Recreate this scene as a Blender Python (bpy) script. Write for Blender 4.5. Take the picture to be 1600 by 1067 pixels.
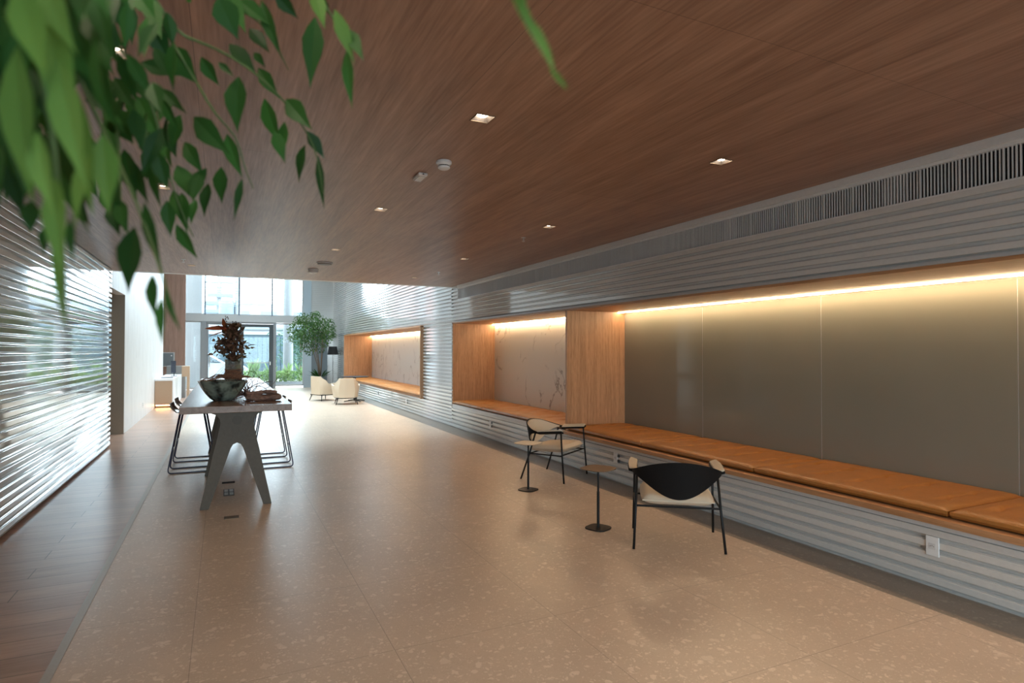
import bpy, bmesh, math, random
from math import sin, cos, pi, radians, sqrt, atan2, hypot
from mathutils import Vector, Matrix

random.seed(11)
for o in list(bpy.data.objects):
    bpy.data.objects.remove(o, do_unlink=True)
S = bpy.context.scene
COL = S.collection

# ------------------------------------------------------------------ camera
F_PX, YAW, PITCH, ROLL, CAM_H = 943.5, radians(25.56), radians(0.865), radians(0.09), 1.6
fwd = Vector((sin(YAW) * cos(PITCH), cos(YAW) * cos(PITCH), sin(PITCH)))
rgt0 = Vector((cos(YAW), -sin(YAW), 0))
up0 = rgt0.cross(fwd)
rgt = cos(ROLL) * rgt0 + sin(ROLL) * up0
upv = -sin(ROLL) * rgt0 + cos(ROLL) * up0
cd = bpy.data.cameras.new('camera')
cam = bpy.data.objects.new('camera', cd)
COL.objects.link(cam)
cd.sensor_width = 36
cd.lens = 36 * F_PX / 1600
cd.clip_start = 0.05
cd.clip_end = 400
M = Matrix((rgt, upv, -fwd)).transposed().to_4x4()
M.translation = Vector((0, 0, CAM_H))
cam.matrix_world = M
cd.dof.use_dof = True
cd.dof.focus_distance = 7.0
cd.dof.aperture_fstop = 3.6
S.camera = cam
CP = Vector((0, 0, CAM_H))


def ray(px, py):
    return rgt * ((px - 800) / F_PX) + upv * ((533.5 - py) / F_PX) + fwd


def atd(px, py, d):                 # point at forward depth d
    return CP + ray(px, py) * d


def atY(px, py, Y):                 # point on the plane y = Y
    r = ray(px, py)
    return CP + r * (Y / r.y)


# ------------------------------------------------------------------ world, light, exposure
S.view_settings.view_transform = 'Standard'
S.view_settings.look = 'None'
S.view_settings.gamma = 1
S.view_settings.use_curve_mapping = False
S.view_settings.exposure = 0.80
W = bpy.data.worlds.new('world')
S.world = W
W.use_nodes = True
wn = W.node_tree
bg = wn.nodes['Background']
bg.inputs[0].default_value = (0.92, 0.96, 1.0, 1)
bg.inputs[1].default_value = 8.3
S.cycles.max_bounces = 8
S.cycles.transparent_max_bounces = 16
S.cycles.sample_clamp_indirect = 6
S.cycles.caustics_reflective = False
S.cycles.caustics_refractive = False


def portal(name, loc, rot, sx, sy):
    l = bpy.data.lights.new(name, 'AREA')
    l.shape = 'RECTANGLE'
    l.size, l.size_y = sx, sy
    l.cycles.is_portal = True
    o = bpy.data.objects.new(name, l)
    COL.objects.link(o)
    o.location = loc
    o.rotation_euler = rot
    return o


ZV_ = 6.7
YW = 27.3       # street window wall
ZC = 2.94       # low ceiling
ZV = 6.7        # ceiling of the high part
YE = 12.03      # edge of the low ceiling
YB = -4.0       # wall behind the camera
XL, XR = -1.70, 4.35
portal('window_portal_front', (0.95, YW + 0.2, 3.3), (radians(-90), 0, 0), 4.7, 6.5)
portal('added_skylight_portal', (1.4, 19.65, ZV_ + 0.1), (0, 0, 0), 5.4, 13.5)  # guides sampling of daylight through the added rooflight
portal('window_portal_back', (1.3, YB - 0.15, 1.4), (radians(90), 0, 0), 5.0, 2.7)

SPOT_W = 16.0          # rows in view
SPOT_BACK = 66.0       # rows over and behind the viewer
LED_STR = 34.0

# ------------------------------------------------------------------ materials


def mat(name):
    m = bpy.data.materials.new(name)
    m.use_nodes = True
    return m, m.node_tree, m.node_tree.nodes['Principled BSDF']


def plain(name, c, rough=0.5, metal=0.0, bump=0, bscale=40, coat=0.0, spec=None, var=0.0):
    m, t, b = mat(name)
    b.inputs['Base Color'].default_value = (*c, 1)
    b.inputs['Roughness'].default_value = rough
    b.inputs['Metallic'].default_value = metal
    b.inputs['Coat Weight'].default_value = coat
    if spec is not None:
        b.inputs['Specular IOR Level'].default_value = spec
    tc = t.nodes.new('ShaderNodeTexCoord')
    n = t.nodes.new('ShaderNodeTexNoise')
    n.inputs['Scale'].default_value = bscale
    n.inputs['Detail'].default_value = 3
    t.links.new(tc.outputs['Object'], n.inputs['Vector'])
    if bump:
        bp = t.nodes.new('ShaderNodeBump')
        bp.inputs['Strength'].default_value = bump
        bp.inputs['Distance'].default_value = 0.003
        t.links.new(n.outputs['Fac'], bp.inputs['Height'])
        t.links.new(bp.outputs['Normal'], b.inputs['Normal'])
    v = var if var else 0.03
    r = t.nodes.new('ShaderNodeValToRGB')
    r.color_ramp.elements[0].position = 0.3
    r.color_ramp.elements[1].position = 0.7
    r.color_ramp.elements[0].color = (*[x * (1 - v) for x in c], 1)
    r.color_ramp.elements[1].color = (*[min(1, x * (1 + v)) for x in c], 1)
    t.links.new(n.outputs['Fac'], r.inputs['Fac'])
    t.links.new(r.outputs['Color'], b.inputs['Base Color'])
    return m


def emis(name, c, s):
    m, t, b = mat(name)
    b.inputs['Base Color'].default_value = (*c, 1)
    b.inputs['Emission Color'].default_value = (*c, 1)
    b.inputs['Emission Strength'].default_value = s
    return m


def math_node(t, op, a, b=None, c=None, clamp=False):
    n = t.nodes.new('ShaderNodeMath')
    n.operation = op
    n.use_clamp = clamp
    for i, v in enumerate((a, b, c)):
        if v is None:
            continue
        if isinstance(v, (int, float)):
            n.inputs[i].default_value = v
        else:
            t.links.new(v, n.inputs[i])
    return n.outputs[0]


def joint(t, coord, off, pitch, half):
    """1 on a joint line of a regular spacing, else 0"""
    a = math_node(t, 'SUBTRACT', coord, off)
    a = math_node(t, 'DIVIDE', a, pitch)
    f = math_node(t, 'FRACT', a)
    g = math_node(t, 'SUBTRACT', 1.0, f)
    mn = math_node(t, 'MINIMUM', f, g)
    return math_node(t, 'LESS_THAN', mn, half / pitch)


def mixc(t, fac, a, b, mode='MIX'):
    n = t.nodes.new('ShaderNodeMix')
    n.data_type = 'RGBA'
    n.blend_type = mode
    for k, v in ((0, fac), (6, a), (7, b)):
        if isinstance(v, (int, float)):
            n.inputs[k].default_value = v
        elif isinstance(v, tuple):
            n.inputs[k].default_value = (*v, 1)
        else:
            t.links.new(v, n.inputs[k])
    return n.outputs[2]


def wood(name, dark, light, axis='Y', stretch=0.06, scale=14, rough=0.45, seams=None, planks=False, spec=0.5, coat=0.0):
    m, t, b = mat(name)
    tc = t.nodes.new('ShaderNodeTexCoord')
    mp = t.nodes.new('ShaderNodeMapping')
    sc = [1, 1, 1]
    sc['XYZ'.index(axis)] = stretch
    mp.inputs['Scale'].default_value = sc
    t.links.new(tc.outputs['Object'], mp.inputs['Vector'])
    n1 = t.nodes.new('ShaderNodeTexNoise')
    n1.inputs['Scale'].default_value = scale
    n1.inputs['Detail'].default_value = 6
    n1.inputs['Roughness'].default_value = 0.65
    n1.inputs['Distortion'].default_value = 0.6
    t.links.new(mp.outputs[0], n1.inputs['Vector'])
    n2 = t.nodes.new('ShaderNodeTexNoise')
    n2.inputs['Scale'].default_value = scale * 7
    n2.inputs['Detail'].default_value = 3
    t.links.new(mp.outputs[0], n2.inputs['Vector'])
    f = math_node(t, 'MULTIPLY_ADD', n2.outputs['Fac'], 0.45, math_node(t, 'MULTIPLY', n1.outputs['Fac'], 0.62))
    r = t.nodes.new('ShaderNodeValToRGB')
    r.color_ramp.elements[0].position = 0.36
    r.color_ramp.elements[1].position = 0.70
    r.color_ramp.elements[0].color = (*dark, 1)
    r.color_ramp.elements[1].color = (*light, 1)
    t.links.new(f, r.inputs['Fac'])
    c = r.outputs['Color']
    sep = t.nodes.new('ShaderNodeSeparateXYZ')
    t.links.new(tc.outputs['Object'], sep.inputs[0])
    if seams:
        (ax, ox, px_), (ay, oy, py_) = seams
        j = math_node(t, 'MAXIMUM', joint(t, sep.outputs[ax], ox, px_, 0.0018), joint(t, sep.outputs[ay], oy, py_, 0.0018))
        # every veneer sheet has a tone of its own
        wx = math_node(t, 'FLOOR', math_node(t, 'DIVIDE', math_node(t, 'SUBTRACT', sep.outputs[ax], ox), px_))
        wy = math_node(t, 'FLOOR', math_node(t, 'DIVIDE', math_node(t, 'SUBTRACT', sep.outputs[ay], oy), py_))
        cb = t.nodes.new('ShaderNodeCombineXYZ')
        t.links.new(wx, cb.inputs[0])
        t.links.new(wy, cb.inputs[1])
        wh = t.nodes.new('ShaderNodeTexWhiteNoise')
        t.links.new(cb.outputs[0], wh.inputs['Vector'])
        tone = math_node(t, 'MULTIPLY_ADD', wh.outputs['Value'], 0.12, 0.94)
        hs = t.nodes.new('ShaderNodeHueSaturation')
        t.links.new(c, hs.inputs['Color'])
        t.links.new(tone, hs.inputs['Value'])
        c = mixc(t, math_node(t, 'MULTIPLY', j, 0.6), hs.outputs[0], tuple(x * 0.25 for x in dark))
    if planks:
        br = t.nodes.new('ShaderNodeTexBrick')
        br.offset = 0.5
        br.offset_frequency = 2
        br.inputs['Scale'].default_value = 1
        br.inputs['Brick Width'].default_value = 1.2
        br.inputs['Row Height'].default_value = 0.22
        br.inputs['Mortar Size'].default_value = 0.003
        br.inputs['Color1'].default_value = (0.86, 0.86, 0.86, 1)
        br.inputs['Color2'].default_value = (1.08, 1.08, 1.08, 1)
        br.inputs['Mortar'].default_value = (0.2, 0.2, 0.2, 1)
        mp2 = t.nodes.new('ShaderNodeMapping')
        mp2.inputs['Location'].default_value = (1.22, -5.51 + 0.22 * 40, 0)
        t.links.new(tc.outputs['Object'], mp2.inputs['Vector'])
        t.links.new(mp2.outputs[0], br.inputs['Vector'])
        c = mixc(t, 1.0, c, br.outputs['Color'], 'MULTIPLY')
    t.links.new(c, b.inputs['Base Color'])
    b.inputs['Roughness'].default_value = rough
    b.inputs['Specular IOR Level'].default_value = spec
    b.inputs['Coat Weight'].default_value = coat
    b.inputs['Coat Roughness'].default_value = 0.12
    bp = t.nodes.new('ShaderNodeBump')
    bp.inputs['Strength'].default_value = 0.06
    bp.inputs['Distance'].default_value = 0.001
    t.links.new(f, bp.inputs['Height'])
    t.links.new(bp.outputs[0], b.inputs['Normal'])
    return m


def terrazzo(name, base, chip, dark, rough, joints=True):
    m, t, b = mat(name)
    tc = t.nodes.new('ShaderNodeTexCoord')
    sep = t.nodes.new('ShaderNodeSeparateXYZ')
    t.links.new(tc.outputs['Object'], sep.inputs[0])
    nz = t.nodes.new('ShaderNodeTexNoise')
    nz.inputs['Scale'].default_value = 16
    nz.inputs['Detail'].default_value = 5
    t.links.new(tc.outputs['Object'], nz.inputs['Vector'])
    vm = t.nodes.new('ShaderNodeVectorMath')
    vm.operation = 'MULTIPLY_ADD'
    vm.inputs[1].default_value = (0.09, 0.09, 0.09)
    t.links.new(nz.outputs['Color'], vm.inputs[0])
    t.links.new(tc.outputs['Object'], vm.inputs[2])
    c = None
    prev = base
    big = t.nodes.new('ShaderNodeTexNoise')
    big.inputs['Scale'].default_value = 1.3
    big.inputs['Detail'].default_value = 6
    big.inputs['Roughness'].default_value = 0.7
    t.links.new(tc.outputs['Object'], big.inputs['Vector'])
    r0 = t.nodes.new('ShaderNodeValToRGB')
    r0.color_ramp.elements[0].position = 0.3
    r0.color_ramp.elements[1].position = 0.7
    r0.color_ramp.elements[0].color = (*[x * 0.9 for x in base], 1)
    r0.color_ramp.elements[1].color = (*[x * 1.08 for x in base], 1)
    t.links.new(big.outputs['Fac'], r0.inputs['Fac'])
    prev = r0.outputs['Color']
    for sc, lo, hi, col, amt, keep in ((90, 0.45, 0.25, dark, 0.30, 0.35), (70, 0.42, 0.30, chip, 0.50, 0.30), (38, 0.44, 0.36, chip, 0.62, 0.16), (22, 0.42, 0.36, chip, 0.60, 0.10), (12, 0.36, 0.31, chip, 0.42, 0.045)):
        v = t.nodes.new('ShaderNodeTexVoronoi')
        v.inputs['Scale'].default_value = sc
        t.links.new(vm.outputs[0], v.inputs['Vector'])
        rr = t.nodes.new('ShaderNodeMapRange')
        rr.inputs['From Min'].default_value = lo
        rr.inputs['From Max'].default_value = hi
        t.links.new(v.outputs['Distance'], rr.inputs['Value'])
        s2 = t.nodes.new('ShaderNodeSeparateColor')
        t.links.new(v.outputs['Color'], s2.inputs[0])
        k = math_node(t, 'LESS_THAN', s2.outputs[0], keep)
        fac = math_node(t, 'MULTIPLY', math_node(t, 'MULTIPLY', rr.outputs[0], k), amt)
        prev = mixc(t, fac, prev, col)
    if joints:
        j = math_node(t, 'MAXIMUM', joint(t, sep.outputs[0], 0.84, 0.98, 0.0016), joint(t, sep.outputs[1], 2.21, 0.992, 0.0016))
        prev = mixc(t, math_node(t, 'MULTIPLY', j, 0.75), prev, tuple(x * 0.35 for x in base))
    t.links.new(prev, b.inputs['Base Color'])
    b.inputs['Roughness'].default_value = rough
    b.inputs['Specular IOR Level'].default_value = 0.55
    return m


def marble(name, base, vein, scale=0.9, rot=(0.5, 0.3, 0.4), width=0.02, amt=0.6, rough=0.3, thin=None):
    m, t, b = mat(name)
    tc = t.nodes.new('ShaderNodeTexCoord')
    mp = t.nodes.new('ShaderNodeMapping')
    mp.inputs['Rotation'].default_value = rot
    mp.inputs['Scale'].default_value = thin or (1, 1, 1)
    t.links.new(tc.outputs['Object'], mp.inputs['Vector'])
    n = t.nodes.new('ShaderNodeTexNoise')
    n.inputs['Scale'].default_value = scale
    n.inputs['Detail'].default_value = 8
    n.inputs['Roughness'].default_value = 0.55
    n.inputs['Distortion'].default_value = 1.2
    t.links.new(mp.outputs[0], n.inputs['Vector'])
    a = math_node(t, 'ABSOLUTE', math_node(t, 'SUBTRACT', n.outputs['Fac'], 0.5))
    rr = t.nodes.new('ShaderNodeMapRange')
    rr.inputs['From Min'].default_value = width
    rr.inputs['From Max'].default_value = 0.0
    t.links.new(a, rr.inputs['Value'])
    n2 = t.nodes.new('ShaderNodeTexNoise')
    n2.inputs['Scale'].default_value = scale * 1.7
    n2.inputs['Detail'].default_value = 4
    t.links.new(tc.outputs['Object'], n2.inputs['Vector'])
    k = t.nodes.new('ShaderNodeMapRange')
    k.inputs['From Min'].default_value = 0.40
    k.inputs['From Max'].default_value = 0.50
    t.links.new(n2.outputs['Fac'], k.inputs['Value'])
    fac = math_node(t, 'MULTIPLY', math_node(t, 'MULTIPLY', rr.outputs[0], k.outputs[0]), amt)
    t.links.new(mixc(t, fac, base, vein), b.inputs['Base Color'])
    b.inputs['Roughness'].default_value = rough
    return m


def glass_pane(name, tint=(0.80, 0.88, 0.91)):
    m, t, b = mat(name)
    t.nodes.remove(b)
    out = t.nodes['Material Output']
    tr = t.nodes.new('ShaderNodeBsdfTransparent')
    tr.inputs[0].default_value = (*tint, 1)
    gl = t.nodes.new('ShaderNodeBsdfGlossy')
    gl.inputs['Roughness'].default_value = 0.02
    fr = t.nodes.new('ShaderNodeFresnel')
    fr.inputs['IOR'].default_value = 1.45
    mx = t.nodes.new('ShaderNodeMixShader')
    t.links.new(fr.outputs[0], mx.inputs[0])
    t.links.new(tr.outputs[0], mx.inputs[1])
    t.links.new(gl.outputs[0], mx.inputs[2])
    t.links.new(mx.outputs[0], out.inputs[0])
    return m


def leafmat(name, c1, c2, trans=0.25, rough=0.35):
    m, t, b = mat(name)
    out = t.nodes['Material Output']
    tc = t.nodes.new('ShaderNodeTexCoord')
    n = t.nodes.new('ShaderNodeTexNoise')
    n.inputs['Scale'].default_value = 7
    t.links.new(tc.outputs['Object'], n.inputs['Vector'])
    gi = t.nodes.new('ShaderNodeNewGeometry')
    f = math_node(t, 'ADD', math_node(t, 'MULTIPLY', n.outputs['Fac'], 0.5), math_node(t, 'MULTIPLY', gi.outputs['Random Per Island'], 0.6))
    r = t.nodes.new('ShaderNodeValToRGB')
    r.color_ramp.elements[0].position = 0.25
    r.color_ramp.elements[1].position = 0.85
    r.color_ramp.elements[0].color = (*c1, 1)
    r.color_ramp.elements[1].color = (*c2, 1)
    t.links.new(f, r.inputs['Fac'])
    t.links.new(r.outputs[0], b.inputs['Base Color'])
    b.inputs['Roughness'].default_value = rough
    b.inputs['Specular IOR Level'].default_value = 0.10
    tl = t.nodes.new('ShaderNodeBsdfTranslucent')
    mm = mixc(t, 0.3, r.outputs[0], (0.25, 0.5, 0.05))
    t.links.new(mm, tl.inputs[0])
    mx = t.nodes.new('ShaderNodeMixShader')
    mx.inputs[0].default_value = trans
    t.links.new(b.outputs[0], mx.inputs[1])
    t.links.new(tl.outputs[0], mx.inputs[2])
    t.links.new(mx.outputs[0], out.inputs[0])
    return m


def leather(name, c):
    m, t, b = mat(name)
    tc = t.nodes.new('ShaderNodeTexCoord')
    n = t.nodes.new('ShaderNodeTexNoise')
    n.inputs['Scale'].default_value = 6
    n.inputs['Detail'].default_value = 6
    n.inputs['Roughness'].default_value = 0.7
    t.links.new(tc.outputs['Object'], n.inputs['Vector'])
    r = t.nodes.new('ShaderNodeValToRGB')
    r.color_ramp.elements[0].position = 0.3
    r.color_ramp.elements[1].position = 0.75
    r.color_ramp.elements[0].color = (*[x * 0.85 for x in c], 1)
    r.color_ramp.elements[1].color = (*[x * 1.15 for x in c], 1)
    t.links.new(n.outputs['Fac'], r.inputs['Fac'])
    t.links.new(r.outputs[0], b.inputs['Base Color'])
    b.inputs['Roughness'].default_value = 0.42
    n3 = t.nodes.new('ShaderNodeTexNoise')
    n3.inputs['Scale'].default_value = 22
    n3.inputs['Detail'].default_value = 8
    n3.inputs['Distortion'].default_value = 1.0
    t.links.new(tc.outputs['Object'], n3.inputs['Vector'])
    bp = t.nodes.new('ShaderNodeBump')
    bp.inputs['Strength'].default_value = 0.6
    bp.inputs['Distance'].default_value = 0.008
    t.links.new(n3.outputs['Fac'], bp.inputs['Height'])
    t.links.new(bp.outputs[0], b.inputs['Normal'])
    return m


MT = dict(
    white_slat=plain('glossy_white_slat', (0.56, 0.555, 0.54), 0.07, coat=1.0),
    slat_back=plain('white_back', (0.60, 0.60, 0.59), 0.3),
    trim_white=plain('painted_white_trim', (0.60, 0.60, 0.60), 0.35),
    ceil=wood('reddish_wood_veneer', (0.205, 0.110, 0.072), (0.42, 0.255, 0.18), 'Y', 0.05, 9, 0.40, seams=((0, -0.13, 1.26), (1, 1.87, 2.52)), spec=0.5),
    oak=wood('golden_oak_veneer', (0.27, 0.135, 0.066), (0.56, 0.32, 0.175), 'Z', 0.04, 34, 0.4),
    oakh=wood('oak_veneer_long_grain', (0.30, 0.14, 0.058), (0.52, 0.28, 0.14), 'Y', 0.05, 22, 0.4),
    wall_wood=wood('brown_wall_panel', (0.22, 0.125, 0.09), (0.36, 0.22, 0.165), 'Z', 0.05, 10, 0.5, seams=((0, -1.93, 0.35), (2, 0.0, 2.6))),
    floor_wood=wood('brown_plank_floor', (0.26, 0.155, 0.11), (0.40, 0.25, 0.18), 'X', 0.10, 7, 0.30, planks=True),
    table_wood=wood('table_wood', (0.13, 0.066, 0.038), (0.25, 0.145, 0.09), 'Y', 0.05, 16, 0.27, spec=0.4),
    stool_wood=wood('dark_bentwood', (0.05, 0.03, 0.022), (0.13, 0.08, 0.06), 'Y', 0.1, 20, 0.25),
    terrazzo=terrazzo('beige_terrazzo', (0.49, 0.378, 0.287), (0.70, 0.58, 0.47), (0.33, 0.25, 0.19), 0.33),
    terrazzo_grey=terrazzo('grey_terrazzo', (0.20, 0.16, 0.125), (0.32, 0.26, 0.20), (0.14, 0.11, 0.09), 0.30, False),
    metal_trim=plain('floor_strip_metal', (0.36, 0.32, 0.28), 0.4, 0.4),
    marble_near=marble('beige_marble', (0.70, 0.655, 0.575), (0.20, 0.14, 0.09), 0.8, (0.6, 0.2, 0.3), 0.018, 0.85, 0.35),
    marble_far=marble('white_marble', (0.72, 0.72, 0.71), (0.26, 0.24, 0.24), 1.6, (0.75, 0.0, 0.0), 0.016, 0.7, 0.3, thin=(1, 1.0, 0.35)),
    wall_plaster=marble('white_wall', (0.68, 0.675, 0.665), (0.55, 0.53, 0.51), 1.6, (0, 0, 0), 0.08, 0.5, 0.45, thin=(3, 3, 0.15)),
    niche_grey=plain('greige_paint', (0.30, 0.26, 0.21), 0.6),
    black=plain('black_metal', (0.008, 0.008, 0.009), 0.45, spec=0.25),
    navy=plain('dark_blue_rod', (0.012, 0.014, 0.05), 0.3),
    blackback=plain('dark_void', (0.006, 0.007, 0.010), 0.8),
    cream=plain('cream_fabric', (0.60, 0.50, 0.38), 0.85, bump=0.3, bscale=250),
    cream_l=plain('cream_leather', (0.62, 0.50, 0.37), 0.5, bump=0.1, bscale=120),
    shell=plain('black_leather_shell', (0.008, 0.007, 0.007), 0.7, spec=0.15),
    cushion=leather('cognac_leather', (0.34, 0.135, 0.028)),
    grey_leg=plain('grey_painted_wood', (0.100, 0.083, 0.064), 0.5, var=0.06, spec=0.3),
    brown_top=plain('bronze_table_top', (0.13, 0.085, 0.055), 0.35),
    grey_light=plain('light_grey_frame', (0.42, 0.42, 0.42), 0.4),
    grey_mid=plain('grey_window_frame', (0.22, 0.23, 0.24), 0.4),
    grey_dark=plain('anthracite_door_frame', (0.045, 0.055, 0.06), 0.4),
    jamb=plain('pale_blue_grey_metal', (0.36, 0.42, 0.46), 0.4),
    slate=plain('slate_blue_panel', (0.14, 0.165, 0.18), 0.45),
    glass=glass_pane('window_glass'),
    white_plastic=plain('white_plastic', (0.70, 0.70, 0.70), 0.4),
    socket_dark=plain('dark_plastic', (0.05, 0.05, 0.05), 0.4),
    chrome=plain('brushed_steel', (0.6, 0.6, 0.58), 0.3, 1.0),
    brass=plain('bronze_plate', (0.16, 0.11, 0.07), 0.4, 0.5),
    led=emis('warm_led', (1.0, 0.74, 0.45), LED_STR),
    lamp=emis('downlight_lamp', (1.0, 0.86, 0.66), 13.0),
    reflector=plain('downlight_reflector', (0.13, 0.11, 0.10), 0.45, 0.1),
    leaf=leafmat('green_leaf', (0.006, 0.030, 0.008), (0.022, 0.085, 0.016), 0.15, 0.5),
    leaf_young=leafmat('young_leaf', (0.07, 0.16, 0.035), (0.15, 0.28, 0.07), 0.40, 0.45),
    leaf_tree=leafmat('tree_leaf', (0.015, 0.05, 0.02), (0.09, 0.17, 0.05), 0.2, 0.5),
    leaf_out=leafmat('garden_leaf', (0.09, 0.16, 0.06), (0.30, 0.40, 0.19), 0.4, 0.5),
    bark=plain('bark', (0.16, 0.11, 0.075), 0.8, bump=0.6, bscale=60, var=0.2),
    stem=plain('green_stem', (0.05, 0.09, 0.02), 0.6),
    soil=plain('soil', (0.05, 0.035, 0.025), 0.9, bump=1, var=0.3),
    pot=plain('blue_grey_pot', (0.13, 0.17, 0.20), 0.35),
    dried=leafmat('dried_leaf', (0.05, 0.027, 0.022), (0.25, 0.14, 0.10), 0.12, 0.6),
    dried_red=leafmat('rust_leaf', (0.20, 0.035, 0.02), (0.36, 0.08, 0.045), 0.15, 0.5),
    twine=plain('brown_twine', (0.22, 0.11, 0.065), 0.8, bump=0.8, bscale=90, var=0.3),
    twig=plain('dark_twig', (0.10, 0.05, 0.04), 0.7, var=0.3),
    drift=plain('driftwood', (0.20, 0.115, 0.085), 0.7, bump=1.0, bscale=30, var=0.45),
    concrete=plain('pale_concrete', (0.17, 0.18, 0.185), 0.7, var=0.08),
    pave=plain('pavement', (0.24, 0.24, 0.235), 0.8, var=0.1),
    fence=wood('blue_grey_fence', (0.035, 0.065, 0.08), (0.06, 0.095, 0.115), 'Z', 0.1, 10, 0.6),
    carwhite=plain('white_car_paint', (0.5, 0.52, 0.55), 0.2, coat=1.0),
    carglass=plain('dark_car_glass', (0.03, 0.04, 0.05), 0.08),
    rubber=plain('tyre_rubber', (0.02, 0.02, 0.02), 0.8),
    facade=plain('pale_facade', (0.24, 0.25, 0.26), 0.8, var=0.06),
    brickred=plain('red_facade', (0.34, 0.19, 0.17), 0.8, var=0.15),
    steelblue=plain('grey_blue_metal', (0.13, 0.17, 0.21), 0.5),
    tan=plain('tan_laminate', (0.40, 0.27, 0.175), 0.5),
    tan_dark=plain('dark_plinth', (0.12, 0.09, 0.07), 0.5),
    desk_white=plain('white_solid_surface', (0.78, 0.78, 0.78), 0.3),
    screen=plain('dark_screen', (0.03, 0.035, 0.05), 0.12),
    grey_fab=plain('grey_panel', (0.20, 0.19, 0.18), 0.6),
    lampshade=plain('black_shade', (0.015, 0.014, 0.016), 0.7),
)


def panelglass():
    m, t, b = mat('back_painted_glass')
    tc = t.nodes.new('ShaderNodeTexCoord')
    n = t.nodes.new('ShaderNodeTexNoise')
    n.inputs['Scale'].default_value = 1.2
    t.links.new(tc.outputs['Object'], n.inputs['Vector'])
    c = mixc(t, n.outputs['Fac'], (0.215, 0.212, 0.168), (0.26, 0.25, 0.205))
    t.links.new(c, b.inputs['Base Color'])
    b.inputs['Roughness'].default_value = 0.08
    b.inputs['Specular IOR Level'].default_value = 0.5
    n2 = t.nodes.new('ShaderNodeTexNoise')
    n2.inputs['Scale'].default_value = 300
    t.links.new(tc.outputs['Object'], n2.inputs['Vector'])
    bp = t.nodes.new('ShaderNodeBump')
    bp.inputs['Strength'].default_value = 0.05
    bp.inputs['Distance'].default_value = 0.0006
    t.links.new(n2.outputs['Fac'], bp.inputs['Height'])
    t.links.new(bp.outputs[0], b.inputs['Normal'])
    return m


MT['panelglass'] = panelglass()


def bowlmat():
    m, t, b = mat('smoky_green_glass')
    tc = t.nodes.new('ShaderNodeTexCoord')
    n = t.nodes.new('ShaderNodeTexNoise')
    n.inputs['Scale'].default_value = 9
    n.inputs['Detail'].default_value = 2
    t.links.new(tc.outputs['Object'], n.inputs['Vector'])
    r = t.nodes.new('ShaderNodeValToRGB')
    r.color_ramp.elements[0].position = 0.40
    r.color_ramp.elements[1].position = 0.62
    r.color_ramp.elements[0].color = (0.04, 0.05, 0.045, 1)
    r.color_ramp.elements[1].color = (0.34, 0.41, 0.34, 1)
    t.links.new(n.outputs['Fac'], r.inputs['Fac'])
    t.links.new(r.outputs[0], b.inputs['Base Color'])
    b.inputs['Roughness'].default_value = 0.25
    b.inputs['Coat Weight'].default_value = 0.5
    b.inputs['Transmission Weight'].default_value = 0.25
    return m


MT['bowl'] = bowlmat()
m_, t_, b_ = mat('vase_glass')
b_.inputs['Base Color'].default_value = (0.45, 0.5, 0.47, 1)
b_.inputs['Roughness'].default_value = 0.08
b_.inputs['Transmission Weight'].default_value = 0.75
MT['vaseglass'] = m_

# ------------------------------------------------------------------ mesh helpers


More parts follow.
